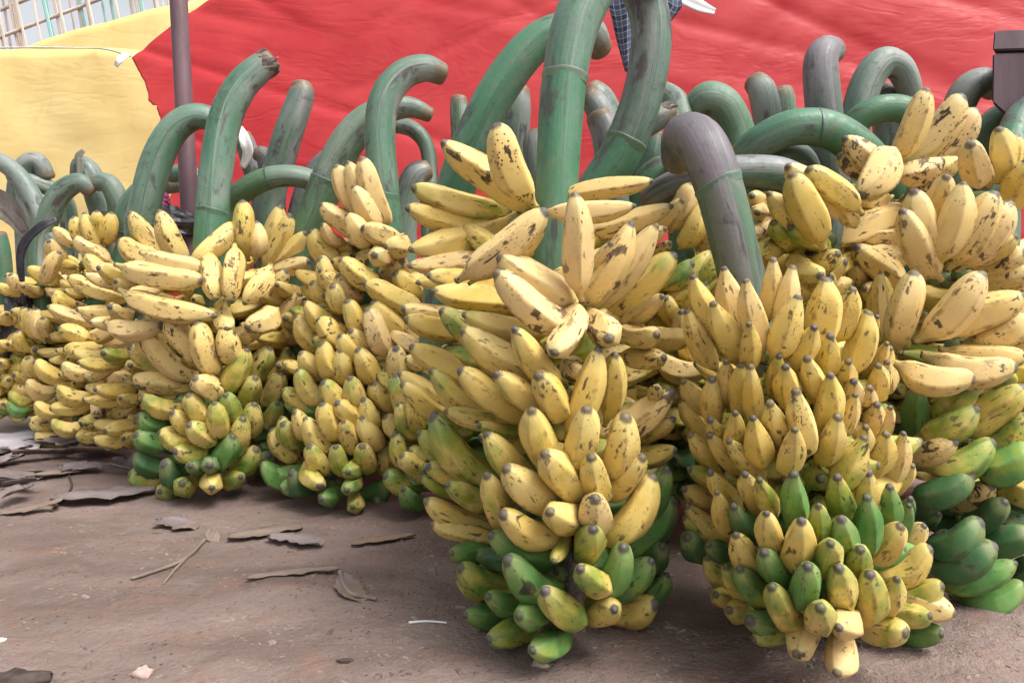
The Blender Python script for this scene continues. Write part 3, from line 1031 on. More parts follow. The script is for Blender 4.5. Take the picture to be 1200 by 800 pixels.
NECK[0] = False
C_TXT = """
1172 208 1172 152 34 y; 1146 216 1139 170 34 p .02; 1164 214 1196 158 38 y; 1186 244 1208 188 38 y; 1086 252 1110 208 28 p; 1198 220 1222 176 36 y
|
1097 322 1054 248 40 p .05; 1094 308 1071 224 38 p .03; 1103 304 1131 214 38 p .03; 1118 308 1172 226 40 k .03; 1128 310 1190 238 40 k .03; 1138 304 1194 278 34 y .02; 1142 314 1206 300 34 o; 1150 330 1212 320 34 o
|
1054 404 1068 318 38 k .06; 1084 394 1159 322 42 o .07; 1106 388 1204 348 42 o .04; 1138 402 1212 374 38 o .03; 1158 412 1218 396 34 o .02; 1056 428 1142 449 38 o .08; 1092 420 1192 436 40 o .05; 1112 412 1206 424 34 o .03
|
1056 336 1002 290 36 o .02; 1040 398 1030 322 30 y; 1030 392 1032 318 20 p .02; 1058 246 964 286 38 o .02; 1062 272 1002 276 32 o; 1062 296 1016 302 30 o; 1048 350 1010 340 28 o; 1020 330 1000 310 26 o
|
1070 516 1076 454 32 g .01; 1096 488 1143 449 30 m; 1082 512 1147 480 38 m .04; 1126 508 1204 454 42 l .03; 1146 520 1208 490 38 l .03; 1064 532 1123 522 36 k .04; 1086 548 1168 520 38 m .02; 1140 550 1216 534 46 g .04; 1100 470 1160 440 30 l
|
1072 584 1142 557 38 d .03; 1062 604 1096 587 32 d .02; 1120 596 1166 572 30 b; 1176 570 1214 582 34 l; 1130 616 1182 590 36 d .02; 1086 642 1154 614 38 d .04; 1146 646 1212 624 38 d .02; 1078 658 1111 626 30 d .01
|
1092 668 1172 644 42 d .05; 1106 688 1194 662 36 g .05; 1124 700 1204 690 34 g .05; 1176 672 1222 660 34 d .02; 1060 620 1100 604 26 d
"""
C_AX = [(150, 1165, 1.50, 70), (240, 1140, 1.46, 120), (400, 1150, 1.42, 130), (560, 1165, 1.40, 115), (650, 1170, 1.38, 100), (710, 1175, 1.36, 60)]
hero('bunch at the far edge with deep green lower hands beside the packed column', C_AX,
     [(1168, 300, 1.48, 44), (1172, 230, 1.50, 42), (1184, 175, 1.54, 38), (1196, 140, 1.58, 36), (1216, 124, 1.62, 34), (1236, 130, 1.66, 32)],
     .165, C_TXT, (5, 8, ['o', 'oy', 'ml', 'gd', 'd'], .19), grey=.6, purple=.8, ring=.8, seed=3)

D_TXT = """
1050 188 1090 104 34 f .02; 1056 190 1134 114 46 b .02; 1084 196 1149 130 40 b; 1052 206 1108 190 28 b .03; 1060 222 1128 188 30 f; 1040 198 988 164 32 b .02; 1036 206 984 184 30 b; 1040 182 1014 228 46 k .06
|
1056 236 1100 214 28 b; 1040 232 990 226 28 o; 1070 240 1140 226 30 o; 1050 250 1084 262 30 o
"""
D_AX = [(100, 1050, 1.56, 80), (230, 1050, 1.54, 90), (460, 1060, 1.56, 90), (540, 1060, 1.56, 70)]
hero('brown freckled hand splayed open at the end of a dark green arched stalk', D_AX,
     [(1052, 236, 1.55, 40), (1030, 200, 1.53, 42), (1004, 172, 1.51, 43), (970, 152, 1.50, 43), (930, 150, 1.50, 42), (895, 164, 1.52, 40), (868, 186, 1.55, 36)],
     .15, D_TXT, (4, 9, ['o', 'oy', 'y', 'lm'], .16), grey=.0, purple=.5, ring=.80, seed=4)

Q_TXT = """
992 252 922 196 34 p .01; 962 284 930 204 40 y .05; 1004 246 948 198 36 y .02; 954 284 898 228 36 y .02; 968 290 926 268 28 m; 1000 262 976 222 26 k; 930 290 905 262 28 l
|
905 228 884 252 26 o; 902 262 880 282 26 b; 918 280 884 300 28 l; 908 244 880 232 24 o; 930 300 960 326 28 l; 945 315 985 300 28 l
"""
Q_AX = [(190, 950, 1.38, 70), (300, 945, 1.40, 90), (480, 950, 1.42, 90), (540, 950, 1.42, 70)]
hero('pale yellow hand behind the hooked grey stalk, on a dark stalk lying level', Q_AX,
     [(968, 268, 1.40, 38), (948, 226, 1.38, 40), (918, 206, 1.36, 41), (880, 202, 1.36, 41), (830, 206, 1.37, 40), (790, 218, 1.40, 38), (764, 234, 1.44, 34)],
     .145, Q_TXT, (4, 9, ['y', 'yl', 'y', 'lm'], .15), grey=.45, purple=.75, ring=.45, seed=5)

J_TXT = """
790 268 816 216 34 p; 800 288 824 238 30 y; 826 292 838 252 32 k; 776 262 800 236 26 p; 800 340 850 300 28 m .02; 786 330 836 296 26 m; 782 352 846 316 28 l; 770 330 812 310 26 m
|
800 372 828 332 30 l; 770 420 830 437 30 o .02; 796 402 800 366 26 o; 790 380 780 350 26 y; 820 430 800 395 28 y
"""
J_AX = [(210, 810, 1.44, 50), (330, 812, 1.44, 70), (500, 812, 1.44, 75), (600, 812, 1.44, 60)]
hero('narrow bunch squeezed into the gap between the centre column and the packed column', J_AX,
     [(800, 300, 1.46, 30), (798, 220, 1.50, 28), (800, 160, 1.56, 28), (794, 122, 1.60, 28), (776, 108, 1.64, 26)],
     .145, J_TXT, (5, 10, ['y', 'yl', 'lm', 'gd'], .19), grey=.35, purple=.2, ring=.85, seed=6)

E_TXT = """
456 264 421 185 30 p .03; 446 266 404 190 30 p .02; 426 258 392 194 30 p .02; 444 268 411 219 28 p .03; 424 278 374 240 28 o .02; 436 288 404 252 28 o .03; 404 284 375 264 16 p; 468 276 423 270 26 o .04; 478 286 452 292 30 o .05; 456 300 440 300 28 o .05; 452 318 472 308 30 o .04; 485 320 478 335 26 o
|
396 304 361 272 28 y; 442 338 397 305 30 y .03; 404 330 371 305 28 y .02; 408 340 374 318 26 y .02; 388 354 362 333 26 y; 408 360 387 336 26 y .02; 492 362 424 334 34 y .03; 492 350 464 320 26 y .02; 420 350 395 325 26 o
|
462 414 427 363 30 p .04; 470 398 436 354 32 y .03; 428 388 404 354 26 y .02; 384 408 344 371 30 y; 408 404 369 377 30 y .02; 402 386 354 356 28 y .01; 404 434 374 404 28 y .02; 424 424 399 394 28 y .03; 438 414 411 389 28 y .02
|
442 444 417 411 28 y .03; 378 444 350 414 26 y .01; 398 444 371 417 26 y .02; 406 446 398 411 26 y .02; 378 474 346 434 26 l; 408 478 377 449 27 l .02; 426 474 408 444 28 l .03; 462 480 437 449 28 y .02; 462 460 446 432 26 o
|
378 480 329 459 26 l; 428 494 394 474 28 y .03; 438 500 425 469 26 y .03; 378 504 342 484 26 y .01; 396 514 376 474 26 y .03; 388 530 354 491 28 l .02; 416 530 401 494 26 y .03; 442 526 425 489 28 y .03; 460 505 452 480 26 l
|
352 524 327 489 24 l; 348 540 315 504 28 l; 354 520 330 498 24 m .01; 382 554 361 524 24 l .03; 402 556 394 524 24 m .04; 432 552 425 524 26 l .04; 450 556 453 520 24 l .02; 368 538 372 572 26 m .03; 418 542 409 556 22 m .04
|
352 560 303 546 28 g .01; 368 562 329 576 28 g .02; 372 566 338 556 28 d .01; 398 578 374 587 26 g .04; 418 560 407 577 23 m .05; 420 580 412 596 23 m .05; 428 580 457 570 28 g .02; 360 550 318 560 26 g; 430 590 450 584 24 d
"""
E_AX = [(180, 425, 2.04, 45), (270, 420, 2.02, 62), (380, 410, 2.0, 70), (500, 392, 1.97, 76), (560, 388, 1.94, 70), (600, 390, 1.92, 40)]
hero('dark speckled bunch left of centre, under a green stalk hooked over at its tip', E_AX,
     [(452, 300, 1.99, 35), (450, 230, 1.98, 36), (445, 160, 1.98, 36), (451, 115, 1.98, 36), (472, 88, 1.99, 34), (497, 80, 2.0, 31), (516, 86, 2.02, 26)],
     .15, E_TXT, (6, 8, YC, .17), grey=.35, purple=.15, ring=.62, seed=7)

I_TXT = """
492 512 464 474 26 m; 492 548 459 509 28 l; 492 574 449 560 30 m .02; 482 514 449 490 26 l; 500 560 470 534 28 l .01; 496 590 470 574 26 g; 500 500 478 462 26 l; 478 490 462 440 28 l; 480 440 462 410 28 o
"""
I_AX = [(320, 505, 1.80, 45), (450, 505, 1.80, 55), (590, 505, 1.78, 48), (610, 505, 1.78, 40)]
hero('half hidden greenish bunch between the centre column and the dark speckled bunch', I_AX,
     [(522, 300, 1.72, 46), (530, 240, 1.66, 46), (548, 178, 1.62, 46), (582, 108, 1.60, 46), (622, 56, 1.60, 44), (660, 34, 1.61, 40), (690, 36, 1.64, 36), (702, 56, 1.68, 30)],
     .15, I_TXT, (4, 7, ['o', 'yl', 'lm', 'mg'], .15), grey=.35, purple=.2, ring=.93, seed=8)

F_TXT = """
290 298 282 235 25 l .02; 302 294 331 243 26 y; 312 310 341 252 28 y .01; 316 310 360 274 24 y; 276 262 227 312 28 f .03; 246 298 250 352 26 f .05; 274 292 272 354 27 f .06; 316 314 288 358 28 f .05; 264 360 265 388 26 f .06; 324 366 292 386 28 f .05; 322 378 352 346 26 o .01; 320 318 364 308 20 o; 312 352 338 318 22 o; 300 300 300 260 24 p
|
202 304 149 249 28 f .01; 218 308 183 247 28 f .03; 184 302 136 286 30 f .02; 146 314 238 330 30 f .05; 172 300 238 318 26 k .04; 150 344 252 372 30 f .06; 190 340 150 350 26 o; 130 380 190 384 28 o
|
202 416 160 374 30 l .01; 234 424 194 373 30 f .03; 256 438 228 378 30 f .05; 276 424 259 384 28 f .05; 274 392 302 386 25 o .04; 204 440 148 408 28 l; 232 444 164 385 28 f .03; 218 452 153 445 27 f .02; 256 464 228 444 30 f .06; 330 400 350 380 26 o
|
264 464 289 410 28 l .04; 294 446 317 408 27 l .02; 284 476 301 443 28 l .04; 310 474 332 438 27 l .01; 216 478 164 469 27 l .02; 242 494 220 464 28 l .05; 262 510 249 473 28 l .06; 276 494 262 464 26 m .05; 318 440 340 415 26 l
|
198 496 159 489 27 g .01; 236 502 199 484 27 l .04; 252 518 219 499 28 l .06; 192 522 157 511 28 g .02; 226 522 184 509 27 m .04; 242 526 204 532 27 l .05; 288 510 301 474 27 l .03; 274 520 286 492 25 l .04; 316 500 326 474 26 m; 320 520 335 495 26 g
|
198 548 154 534 28 d .02; 222 552 188 546 30 d .04; 242 542 224 548 23 d .05; 250 536 246 548 24 d .06; 256 544 272 512 28 g .04; 274 548 302 528 25 m .03; 264 560 282 561 23 m .04; 188 566 149 559 28 m .02; 212 570 184 578 27 m .04; 228 560 212 569 28 m .05; 248 556 248 574 27 l .07; 300 550 318 535 26 d
"""
F_AX = [(235, 250, 2.18, 75), (330, 245, 2.16, 98), (430, 242, 2.13, 98), (520, 236, 2.10, 92), (560, 232, 2.08, 75), (590, 235, 2.06, 45)]
hero('heavily freckled bunch with green lowest hands, beside the stacked all yellow bunch', F_AX,
     [(244, 330, 2.10, 36), (247, 270, 2.09, 37), (253, 200, 2.09, 38), (264, 140, 2.10, 37), (280, 105, 2.11, 36), (300, 84, 2.12, 33), (314, 74, 2.13, 30)],
     .155, F_TXT, (6, 8, YC, .19), grey=.28, purple=.2, ring=.60, seed=9, torn=True)

G_TXT = """
142 338 96 299 24 y .03; 140 348 78 326 23 f .04; 128 308 84 279 22 o .02; 74 302 56 284 20 o .01; 74 330 30 316 20 y .02; 104 294 84 254 20 y .02; 112 294 99 249 20 y .03; 116 284 114 247 20 y .03; 126 286 130 249 20 y .03; 138 282 146 252 20 o .02; 90 290 60 268 18 o
|
122 378 54 361 22 o .04; 104 398 68 384 22 y .03; 100 396 144 384 22 p .05; 116 408 74 413 21 y .03; 120 410 158 394 22 p .05; 82 444 38 425 21 y .02; 108 438 70 430 21 o .04; 140 418 101 446 23 o .06; 60 392 48 372 18 p; 90 360 60 345 20 y
|
68 460 28 449 20 p .01; 108 464 64 456 21 y .04; 78 484 38 475 20 y .02; 112 470 58 481 21 y .04; 126 456 115 490 23 b .08; 64 500 33 494 20 y .01; 98 498 58 497 21 y .04; 122 486 96 499 22 y .06; 44 440 30 420 18 y
|
94 516 38 510 22 y .03; 128 506 88 514 22 y .05; 100 526 142 526 21 o .05; 130 444 152 446 20 o .05; 134 462 162 460 20 y .04; 134 480 162 477 20 y .04; 136 494 160 496 19 l .03; 136 506 150 512 18 g .04
|
38 398 24 360 16 y; 44 398 33 362 16 y; 50 398 41 362 16 p; 36 412 18 388 16 y; 50 330 70 296 18 o; 24 340 10 322 16 o
"""
G_AX = [(245, 105, 2.86, 45), (340, 95, 2.84, 62), (440, 95, 2.80, 68), (500, 92, 2.77, 62), (535, 95, 2.74, 40)]
hero('all yellow bunch with fingers stacked in level rows beside the grey ground sheet', G_AX,
     [(150, 290, 2.80, 26), (150, 250, 2.78, 27), (172, 222, 2.76, 28), (205, 212, 2.78, 28), (235, 216, 2.8, 26)],
     .16, G_TXT, (6, 8, ['y', 'yo', 'y', 'y', 'yl'], .2), grey=.35, purple=.2, ring=.66, seed=10)

H_TXT = """
40 432 12 416 17 l; 40 444 8 432 17 m; 44 456 10 448 17 l; 40 468 8 462 17 m; 36 480 6 474 16 g; 30 430 22 408 16 y; 20 440 -4 424 16 l; 24 460 -6 446 16 m; 20 478 -8 468 16 g
|
38 372 16 340 16 y; 30 360 6 352 16 b; 24 390 -2 372 16 o; 40 400 8 392 16 y; 20 412 -6 402 16 b
"""
H_AX = [(320, 10, 3.1, 40), (420, 10, 3.05, 46), (480, 12, 3.0, 40)]
hero('small greenish bunch half out of view behind the black plastic', H_AX,
     [(58, 300, 3.0, 20), (52, 268, 2.97, 21), (38, 232, 2.96, 22), (18, 202, 2.96, 21), (-4, 188, 2.97, 20), (-26, 186, 3.0, 18)],
     .15, H_TXT, (4, 7, ['y', 'yl', 'lm', 'mg'], .17), grey=.95, purple=.15, ring=.5, seed=11)


# ---- bunches that stand behind: only their stalks rise into view
def rear(label, stalk, grey, purple, ring=None, seed=0, nh=5, torn=False, codes=('yo', 'yl', 'mg')):
    px, py, d, wpx = stalk[0]
    top = at(px, py, d)
    foot = Vector((top.x, top.y, 0.06))
    b = new_bunch(label, foot)
    low = top.lerp(foot, .75)
    W = [(low, wpx / F * d / 2 * .5), (top.lerp(foot, .3), wpx / F * d / 2 * .85)]
    pts = [(at(a, c, e), g / F * e / 2) for a, c, e, g in stalk]
    # reuse add_stalk through pixel space of the lower points
    def back(p):
        v = p - CAM
        dd = v.dot(FWD)
        return (600 + v.dot(RGT) / dd * F, 400 - v.dot(UPV) / dd * F, dd)
    ext = [(*back(p), r * 2 * F / back(p)[2]) for p, r in W]
    add_stalk(b, ext + stalk, grey, purple, ring, seed, torn)
    t2 = top.copy(); t2.z = min(top.z - .10, .62)
    fill_hands(b, t2, foot, .195, nh, 12, R(-170), R(170), codes, rise=.3, w_=.047)
    return b


rear('bunch behind the centre, its purple stalk curving up to meet the tall arch',
     [(672, 290, 1.42, 46), (698, 226, 1.40, 48), (728, 178, 1.38, 48), (752, 115, 1.36, 47), (763, 50, 1.35, 47), (756, 0, 1.35, 47), (732, -40, 1.36, 46), (700, -58, 1.4, 42)], .42, .65, .60, 21)
rear('bunch whose leaning green stalk ends in a thin drooping tip left of the hooked one',
     [(352, 300, 2.2, 38), (374, 238, 2.18, 40), (398, 182, 2.17, 40), (424, 146, 2.17, 37), (452, 130, 2.18, 30), (480, 126, 2.2, 24), (502, 134, 2.22, 18)], .3, .25, .62, 22)
rear('bunch with a thin curled grey stalk just beside the leaning thick stalk',
     [(502, 240, 2.3, 18), (504, 205, 2.3, 18), (500, 172, 2.3, 18), (484, 152, 2.3, 19), (460, 146, 2.32, 19)], .8, .3, None, 23)
rear('bunch whose green stalk arches in front of the maroon post',
     [(164, 280, 2.3, 34), (172, 232, 2.28, 35), (186, 184, 2.27, 35), (206, 150, 2.27, 33), (232, 137, 2.28, 30), (256, 146, 2.30, 27), (268, 168, 2.33, 24)], .25, .15, .52, 24, codes=('yo', 'yl', 'y'))
rear('bunch with a straight purple grey stalk with a pale blunt tip before the red tarpaulin',
     [(316, 240, 2.45, 34), (328, 190, 2.42, 34), (342, 145, 2.40, 33), (353, 112, 2.40, 30), (354, 102, 2.4, 24)], .85, .6, None, 25)
rear('bunch with a low green stalk bowed over between the freckled and speckled bunches',
     [(268, 246, 2.3, 26), (288, 222, 2.27, 27), (318, 208, 2.26, 26), (350, 207, 2.27, 25), (380, 218, 2.3, 24)], .25, .2, .8, 26)
rear('bunch with a dark purple stalk tucked behind the leaning green stalk',
     [(346, 280, 2.5, 24), (356, 228, 2.48, 25), (374, 196, 2.47, 25), (398, 178, 2.48, 24)], .9, .95, None, 27)
rear('bunch with a short reddish brown stalk stub beside the white plastic scrap',
     [(306, 230, 2.6, 24), (296, 196, 2.58, 24), (288, 168, 2.57, 22), (286, 160, 2.57, 18)], .95, .9, None, 28)
rear('bunch with a green stalk bent flat over at the yellow sheet',
     [(48, 290, 2.98, 24), (58, 252, 2.96, 25), (72, 226, 2.95, 25), (92, 214, 2.95, 22), (106, 222, 2.97, 20)], .35, .3, .45, 29, codes=('yo', 'yl', 'y'))
rear('bunch with an upright grey stalk and dry brown tip before the yellow sheet',
     [(122, 262, 3.1, 27), (114, 230, 3.08, 27), (106, 204, 3.07, 26), (96, 194, 3.07, 22), (92, 205, 3.08, 18)], .65, .25, .7, 30, codes=('yo', 'yl', 'y'))
rear('bunch with a pale whitish stalk lying level at the far yellow sheet',
     [(80, 250, 3.2, 20), (66, 226, 3.15, 20), (40, 214, 3.1, 19), (16, 206, 3.1, 18)], 1.0, .0, None, 31, codes=('yo', 'yl', 'y'))
rear('bunch with a dark green upright stub in the corner by the black plastic',
     [(4, 340, 2.95, 20), (2, 300, 2.93, 20), (-2, 276, 2.92, 18)], .5, .6, None, 32, codes=('yo', 'yl', 'y'))
rear('bunch with a light green stalk curled like a question mark, blunt brown end',
     [(872, 236, 1.62, 42), (867, 190, 1.60, 42), (862, 152, 1.59, 42), (848, 124, 1.58, 42), (830, 116, 1.58, 40), (817, 126, 1.6, 36)], .55, .0, None, 33)
rear('bunch with a short grey upright stalk next to the question mark stalk',
     [(902, 190, 1.75, 33), (899, 140, 1.73, 33), (893, 108, 1.72, 32), (886, 98, 1.73, 28)], .9, .35, None, 34)
rear('bunch with a tall purple stalk and rounded grey top against the red tarpaulin',
     [(974, 240, 1.66, 42), (970, 180, 1.64, 42), (964, 120, 1.62, 41), (961, 78, 1.62, 39), (966, 62, 1.63, 36), (974, 60, 1.66, 32)], 1.1, .85, None, 35)
rear('bunch with a green grey stalk looped over like a handle',
     [(996, 190, 1.78, 36), (1003, 140, 1.76, 36), (1016, 96, 1.75, 36), (1034, 74, 1.75, 35), (1054, 80, 1.76, 31), (1065, 104, 1.78, 28), (1067, 128, 1.8, 26)], .6, .2, .35, 36)
rear('bunch with a dark olive stalk bowed low under the looped handle stalk',
     [(990, 200, 1.7, 30), (1000, 150, 1.66, 31), (1024, 130, 1.64, 31), (1056, 128, 1.64, 31), (1086, 144, 1.66, 29), (1104, 172, 1.7, 26)], .3, .6, None, 37)
rear('bunch with a dark green stalk nodding towards the wooden beam end',
     [(1112, 200, 1.8, 35), (1120, 140, 1.78, 35), (1132, 108, 1.77, 35), (1150, 96, 1.77, 33), (1164, 102, 1.78, 30)], .3, .5, .45, 38)
rear('bunch with a pale stalk and black cut end poking out beside the centre arch',
     [(684, 250, 1.6, 30), (712, 192, 1.55, 30), (742, 158, 1.52, 30), (768, 140, 1.51, 29), (784, 132, 1.51, 26)], .95, .25, None, 39, torn=True)
rear('bunch with a grey stalk tip just showing behind the thick centre stalk',
     [(722, 230, 1.75, 32), (714, 170, 1.73, 32), (702, 130, 1.72, 31), (690, 114, 1.72, 27)], .95, .45, None, 40)
rear('bunch with a bluish stalk hidden behind the leaning thick stalk',
     [(600, 220, 1.85, 34), (602, 170, 1.83, 34), (606, 130, 1.82, 32), (608, 108, 1.82, 26)], .75, .5, None, 41)
rear('bunch with a rounded grey stalk end behind the topmost freckled banana',
     [(634, 250, 1.7, 32), (632, 205, 1.68, 32), (628, 172, 1.68, 30), (630, 162, 1.69, 26)], .95, .5, None, 42)
rear('bunch with a mid green stalk seen between the arch and the question mark stalk',
     [(742, 260, 1.75, 28), (752, 215, 1.73, 28), (762, 180, 1.72, 28), (766, 160, 1.72, 24)], .25, .1, .7, 43)
rear('bunch with a squarely cut green stub against the red tarpaulin',
     [(540, 230, 2.3, 22), (540, 170, 2.28, 22), (538, 128, 2.27, 21), (538, 118, 2.27, 20)], .45, .1, None, 44)
rear('bunch with a dark rounded stalk end under the dark green arch',
     [(946, 290, 1.72, 46), (944, 230, 1.7, 46), (936, 196, 1.69, 44), (926, 186, 1.7, 36)], .55, .8, None, 45)

rear('bunch with two toned grey stalk end tucked at the inside of the centre arch',
     [(722, 260, 1.55, 34), (716, 200, 1.53, 34), (710, 158, 1.52, 33), (702, 138, 1.52, 30)], 1.0, .6, None, 51)
rear('bunch with a brownish stalk end just over the grey stalk ends by the centre arch',
     [(735, 240, 1.9, 36), (722, 170, 1.88, 36), (706, 122, 1.87, 34), (694, 108, 1.87, 30)], .8, .2, None, 52)
rear('bunch with a drooping green stalk low between the arch and the hooked grey stalk',
     [(742, 270, 1.6, 34), (752, 224, 1.58, 34), (772, 200, 1.57, 33), (800, 196, 1.58, 31)], .3, .35, None, 53)
rear('bunch with a grey stalk knob showing under the looped handle stalk',
     [(1042, 180, 1.85, 34), (1040, 140, 1.84, 34), (1036, 116, 1.83, 32), (1032, 108, 1.83, 28)], 1.0, .4, None, 54)
rear('bunch with a grey stalk stub low beside the green hooked stalk',
     [(474, 270, 2.15, 30), (478, 230, 2.14, 30), (486, 206, 2.13, 28), (498, 200, 2.14, 24)], .9, .5, None, 55)
rear('bunch with a dark stalk bowed over behind the level dark stalk',
     [(880, 250, 1.6, 36), (892, 205, 1.58, 36), (915, 184, 1.57, 35), (938, 186, 1.58, 32), (950, 205, 1.6, 28)], .5, .9, None, 56)
rear('bunch with a blunt green stalk rising at the shoulder of the purple upright stalk',
     [(924, 200, 1.85, 30), (920, 150, 1.84, 30), (917, 118, 1.83, 29), (916, 110, 1.83, 27)], .3, .1, None, 57)
rear('bunch with a dark green stalk leaning away under the wooden beam end',
     [(1140, 210, 1.9, 36), (1152, 165, 1.88, 36), (1172, 140, 1.87, 34), (1192, 136, 1.88, 30)], .3, .7, None, 58)
rear('bunch with a mottled stalk arched low at the far yellow sheet corner',
     [(30, 262, 3.15, 24), (22, 226, 3.12, 25), (30, 196, 3.1, 24), (44, 190, 3.1, 22), (54, 206, 3.12, 20)], .9, .4, None, 59, codes=('yo', 'yl', 'y'))
rear('bunch with a dull grey stalk folded down between the far arched stalks',
     [(140, 262, 3.0, 24), (138, 236, 2.98, 24), (128, 216, 2.97, 23), (112, 214, 2.98, 20)], .85, .3, None, 60, codes=('yo', 'yl', 'y'))
rear('bunch with a slim stalk curling at the torn tarpaulin edge behind the post',
     [(236, 262, 2.7, 24), (234, 222, 2.68, 24), (222, 204, 2.67, 22), (202, 204, 2.68, 20)], .35, .2, None, 61, codes=('yo', 'yl', 'y'))
rear('bunch with a short grey stalk nub in front of the reddish brown stub',
     [(322, 250, 2.5, 26), (318, 208, 2.48, 26), (312, 186, 2.47, 23), (304, 180, 2.47, 19)], .9, .7, None, 62)
# ------------------------------------------------------------------ black plastic at the left
def crumple(name, c, sx, sy, sz, mat, seed, label, cat, nseg=22, nr=14, amp=.5):
    verts, faces = [], []
    for i in range(nr + 1):
        th = math.pi * i / nr
        for j in range(nseg):
            a_ = 2 * math.pi * j / nseg
            n = Vector((math.sin(th) * math.cos(a_), math.sin(th) * math.sin(a_), math.cos(th)))
            s = 1 + amp * abs(noise.noise(n * 2.3 + Vector((seed, 0, 0)))) - amp * .6 * abs(noise.noise(n * 5 + Vector((0, seed, 0))))
            v = c + Vector((n.x * sx, n.y * sy, n.z * sz)) * s
            v.z = max(v.z, 0.004)
            verts.append(v)
    for i in range(nr):
        for j in range(nseg):
            q1, q2 = i * nseg + j, i * nseg + (j + 1) % nseg
            faces.append((q1, q1 + nseg, q2 + nseg, q2))
    return link(name, mesh(name, verts, faces, mat, False), label=label, cat=cat)


ribbon('black_strap', [at(26, 330, 2.70), at(24, 300, 2.68), at(32, 280, 2.67), at(50, 264, 2.67), at(66, 257, 2.69)], .035, M_BLACK,
       'black plastic strap bowed over the stacked yellow bunch', 'strap')
crumple('black_plastic_bag', at(22, 385, 2.95), .06, .06, .15, M_BLACK, 3, 'crumpled black plastic bag between the two leftmost bunches', 'plastic bag')
crumple('dark_plastic_bag', at(196, 262, 2.42), .10, .06, .05, M_BLACK, 9, 'dark plastic bag wedged at the foot of the arching green stalk', 'plastic bag')
crumple('magenta_plastic_bag', at(192, 236, 2.5), .018, .02, .03, M_MAGENTA, 5, 'small magenta plastic bag showing between the post and the arching stalk', 'plastic bag')
for (pts, wd, lab) in (([(-20, 226), (0, 232), (18, 248), (30, 270)], .07, 'withered brown sheath strip hanging nearest the yellow sheet'),
                       ([(-20, 246), (4, 250), (20, 262), (34, 284)], .06, 'withered grey sheath strip hanging below the brown one'),
                       ([(93, 205), (94, 192), (92, 184), (98, 176)], .035, 'dry brown shred standing on the upright grey stalk tip')):
    ribbon('sheath_strip', [at(x, y, 3.02) for x, y in pts], wd, M_SLEAF, lab, 'sheath strip', 'withered sheath strips')
# ------------------------------------------------------------------ litter on the ground
def leaf_mesh(L, W, curl, seed, ragged=.7, n=18):
    verts, faces = [], []
    for i in range(n + 1):
        u = i / n
        wd = W * (math.sin(math.pi * min(1, .06 + u * .9)) ** .6) * (1 + ragged * noise.noise(Vector((u * 6, seed, 1))))
        for q in range(7):
            v = q / 3 - 1
            e = 1 + (ragged * .6 * noise.noise(Vector((u * 14, seed + v * 3, 4))) if abs(v) > .9 else 0)
            z = curl * W * (v * v) + .25 * W * curl * noise.noise(Vector((u * 4, v * 1.5, seed))) + .008 * L * math.sin(u * 3 + seed) + .003
            z += -.07 * W * (1 - abs(v)) if abs(v) < .2 else 0
            y = (u - .5) * L + .05 * L * noise.noise(Vector((v, u * 2, seed)))
            x = v * wd * .5 * e + .1 * L * math.sin(u * 2.2 + seed)
            verts.append((x, y, z))
    for i in range(n):
        for q in range(6):
            a_ = i * 7 + q
            faces.append((a_, a_ + 1, a_ + 8, a_ + 7))
    zmin = min(v[2] for v in verts)
    return [(x, y, (z - zmin) * .6) for x, y, z in verts], faces


def dry_leaf(px, py, L, W, rot, curl, seed, mat, label, group=None, lift=0.0, tilt=(0, 0), cat='leaf', name='dry_leaf'):
    v, f = leaf_mesh(L, W, curl, seed)
    p = ground_at(px, py)
    o = link(name, mesh(name, v, f, mat), label=label, cat=cat, group=group)
    o.location = (p.x, p.y, ground_height(p.x, p.y) + .003 + lift)
    o.rotation_euler = (tilt[0], tilt[1], rot)
    o.modifiers.new('thickness', 'SOLIDIFY').thickness = .001
    return o


dry_leaf(124, 584, .24, .12, R(-72), .12, 1, M_LEAF, 'broad flat grey dry leaf below the freckled bunch', lift=.004)
dry_leaf(208, 618, .13, .07, R(70), .15, 5, M_LEAF, 'small crumpled dry leaf in front of the freckled bunch')
dry_leaf(312, 628, .16, .065, R(-68), .12, 8, M_LEAFB, 'pointed pale dry leaf on the bare earth below the speckled bunch')
dry_leaf(250, 634, .04, .03, R(20), .3, 9, M_LEAFB, 'little upturned leaf scrap at the end of the forked twig', tilt=(.5, .3))
dry_leaf(345, 640, .13, .06, R(80), .2, 12, M_LEAF, 'flattened torn leaf beside the pointed pale leaf')
dry_leaf(450, 636, .14, .035, R(-70), .16, 15, M_LEAFB, 'narrow greenish dry leaf close to the foot of the speckled bunch')
dry_leaf(345, 676, .17, .03, R(-75), .15, 16, M_LEAFB, 'thin pale leaf strip lying alone on the open earth')
dry_leaf(415, 690, .14, .045, R(35), .18, 17, M_LEAF, 'folded grey leaf strip beside the thin pale strip')
dry_leaf(138, 548, .12, .07, R(10), .25, 19, M_LEAF, 'curled leaf leaning on the stacked yellow bunch', tilt=(.3, .2))
LG = 'dry leaf scraps heaped in the litter'
spots = [(20, 530, .20, .10, 40), (52, 538, .18, .09, -60), (86, 530, .20, .11, -80), (110, 538, .18, .09, 60), (30, 556, .16, .08, 80), (8, 566, .16, .09, -30),
         (64, 560, .15, .06, -50), (96, 552, .17, .08, 75), (14, 590, .14, .06, 20), (38, 600, .13, .05, -75), (150, 556, .12, .05, 85), (4, 545, .2, .1, 5), (70, 524, .2, .12, 70), (46, 518, .2, .1, -70), (28, 575, .16, .05, 60), (120, 532, .15, .08, -70)]
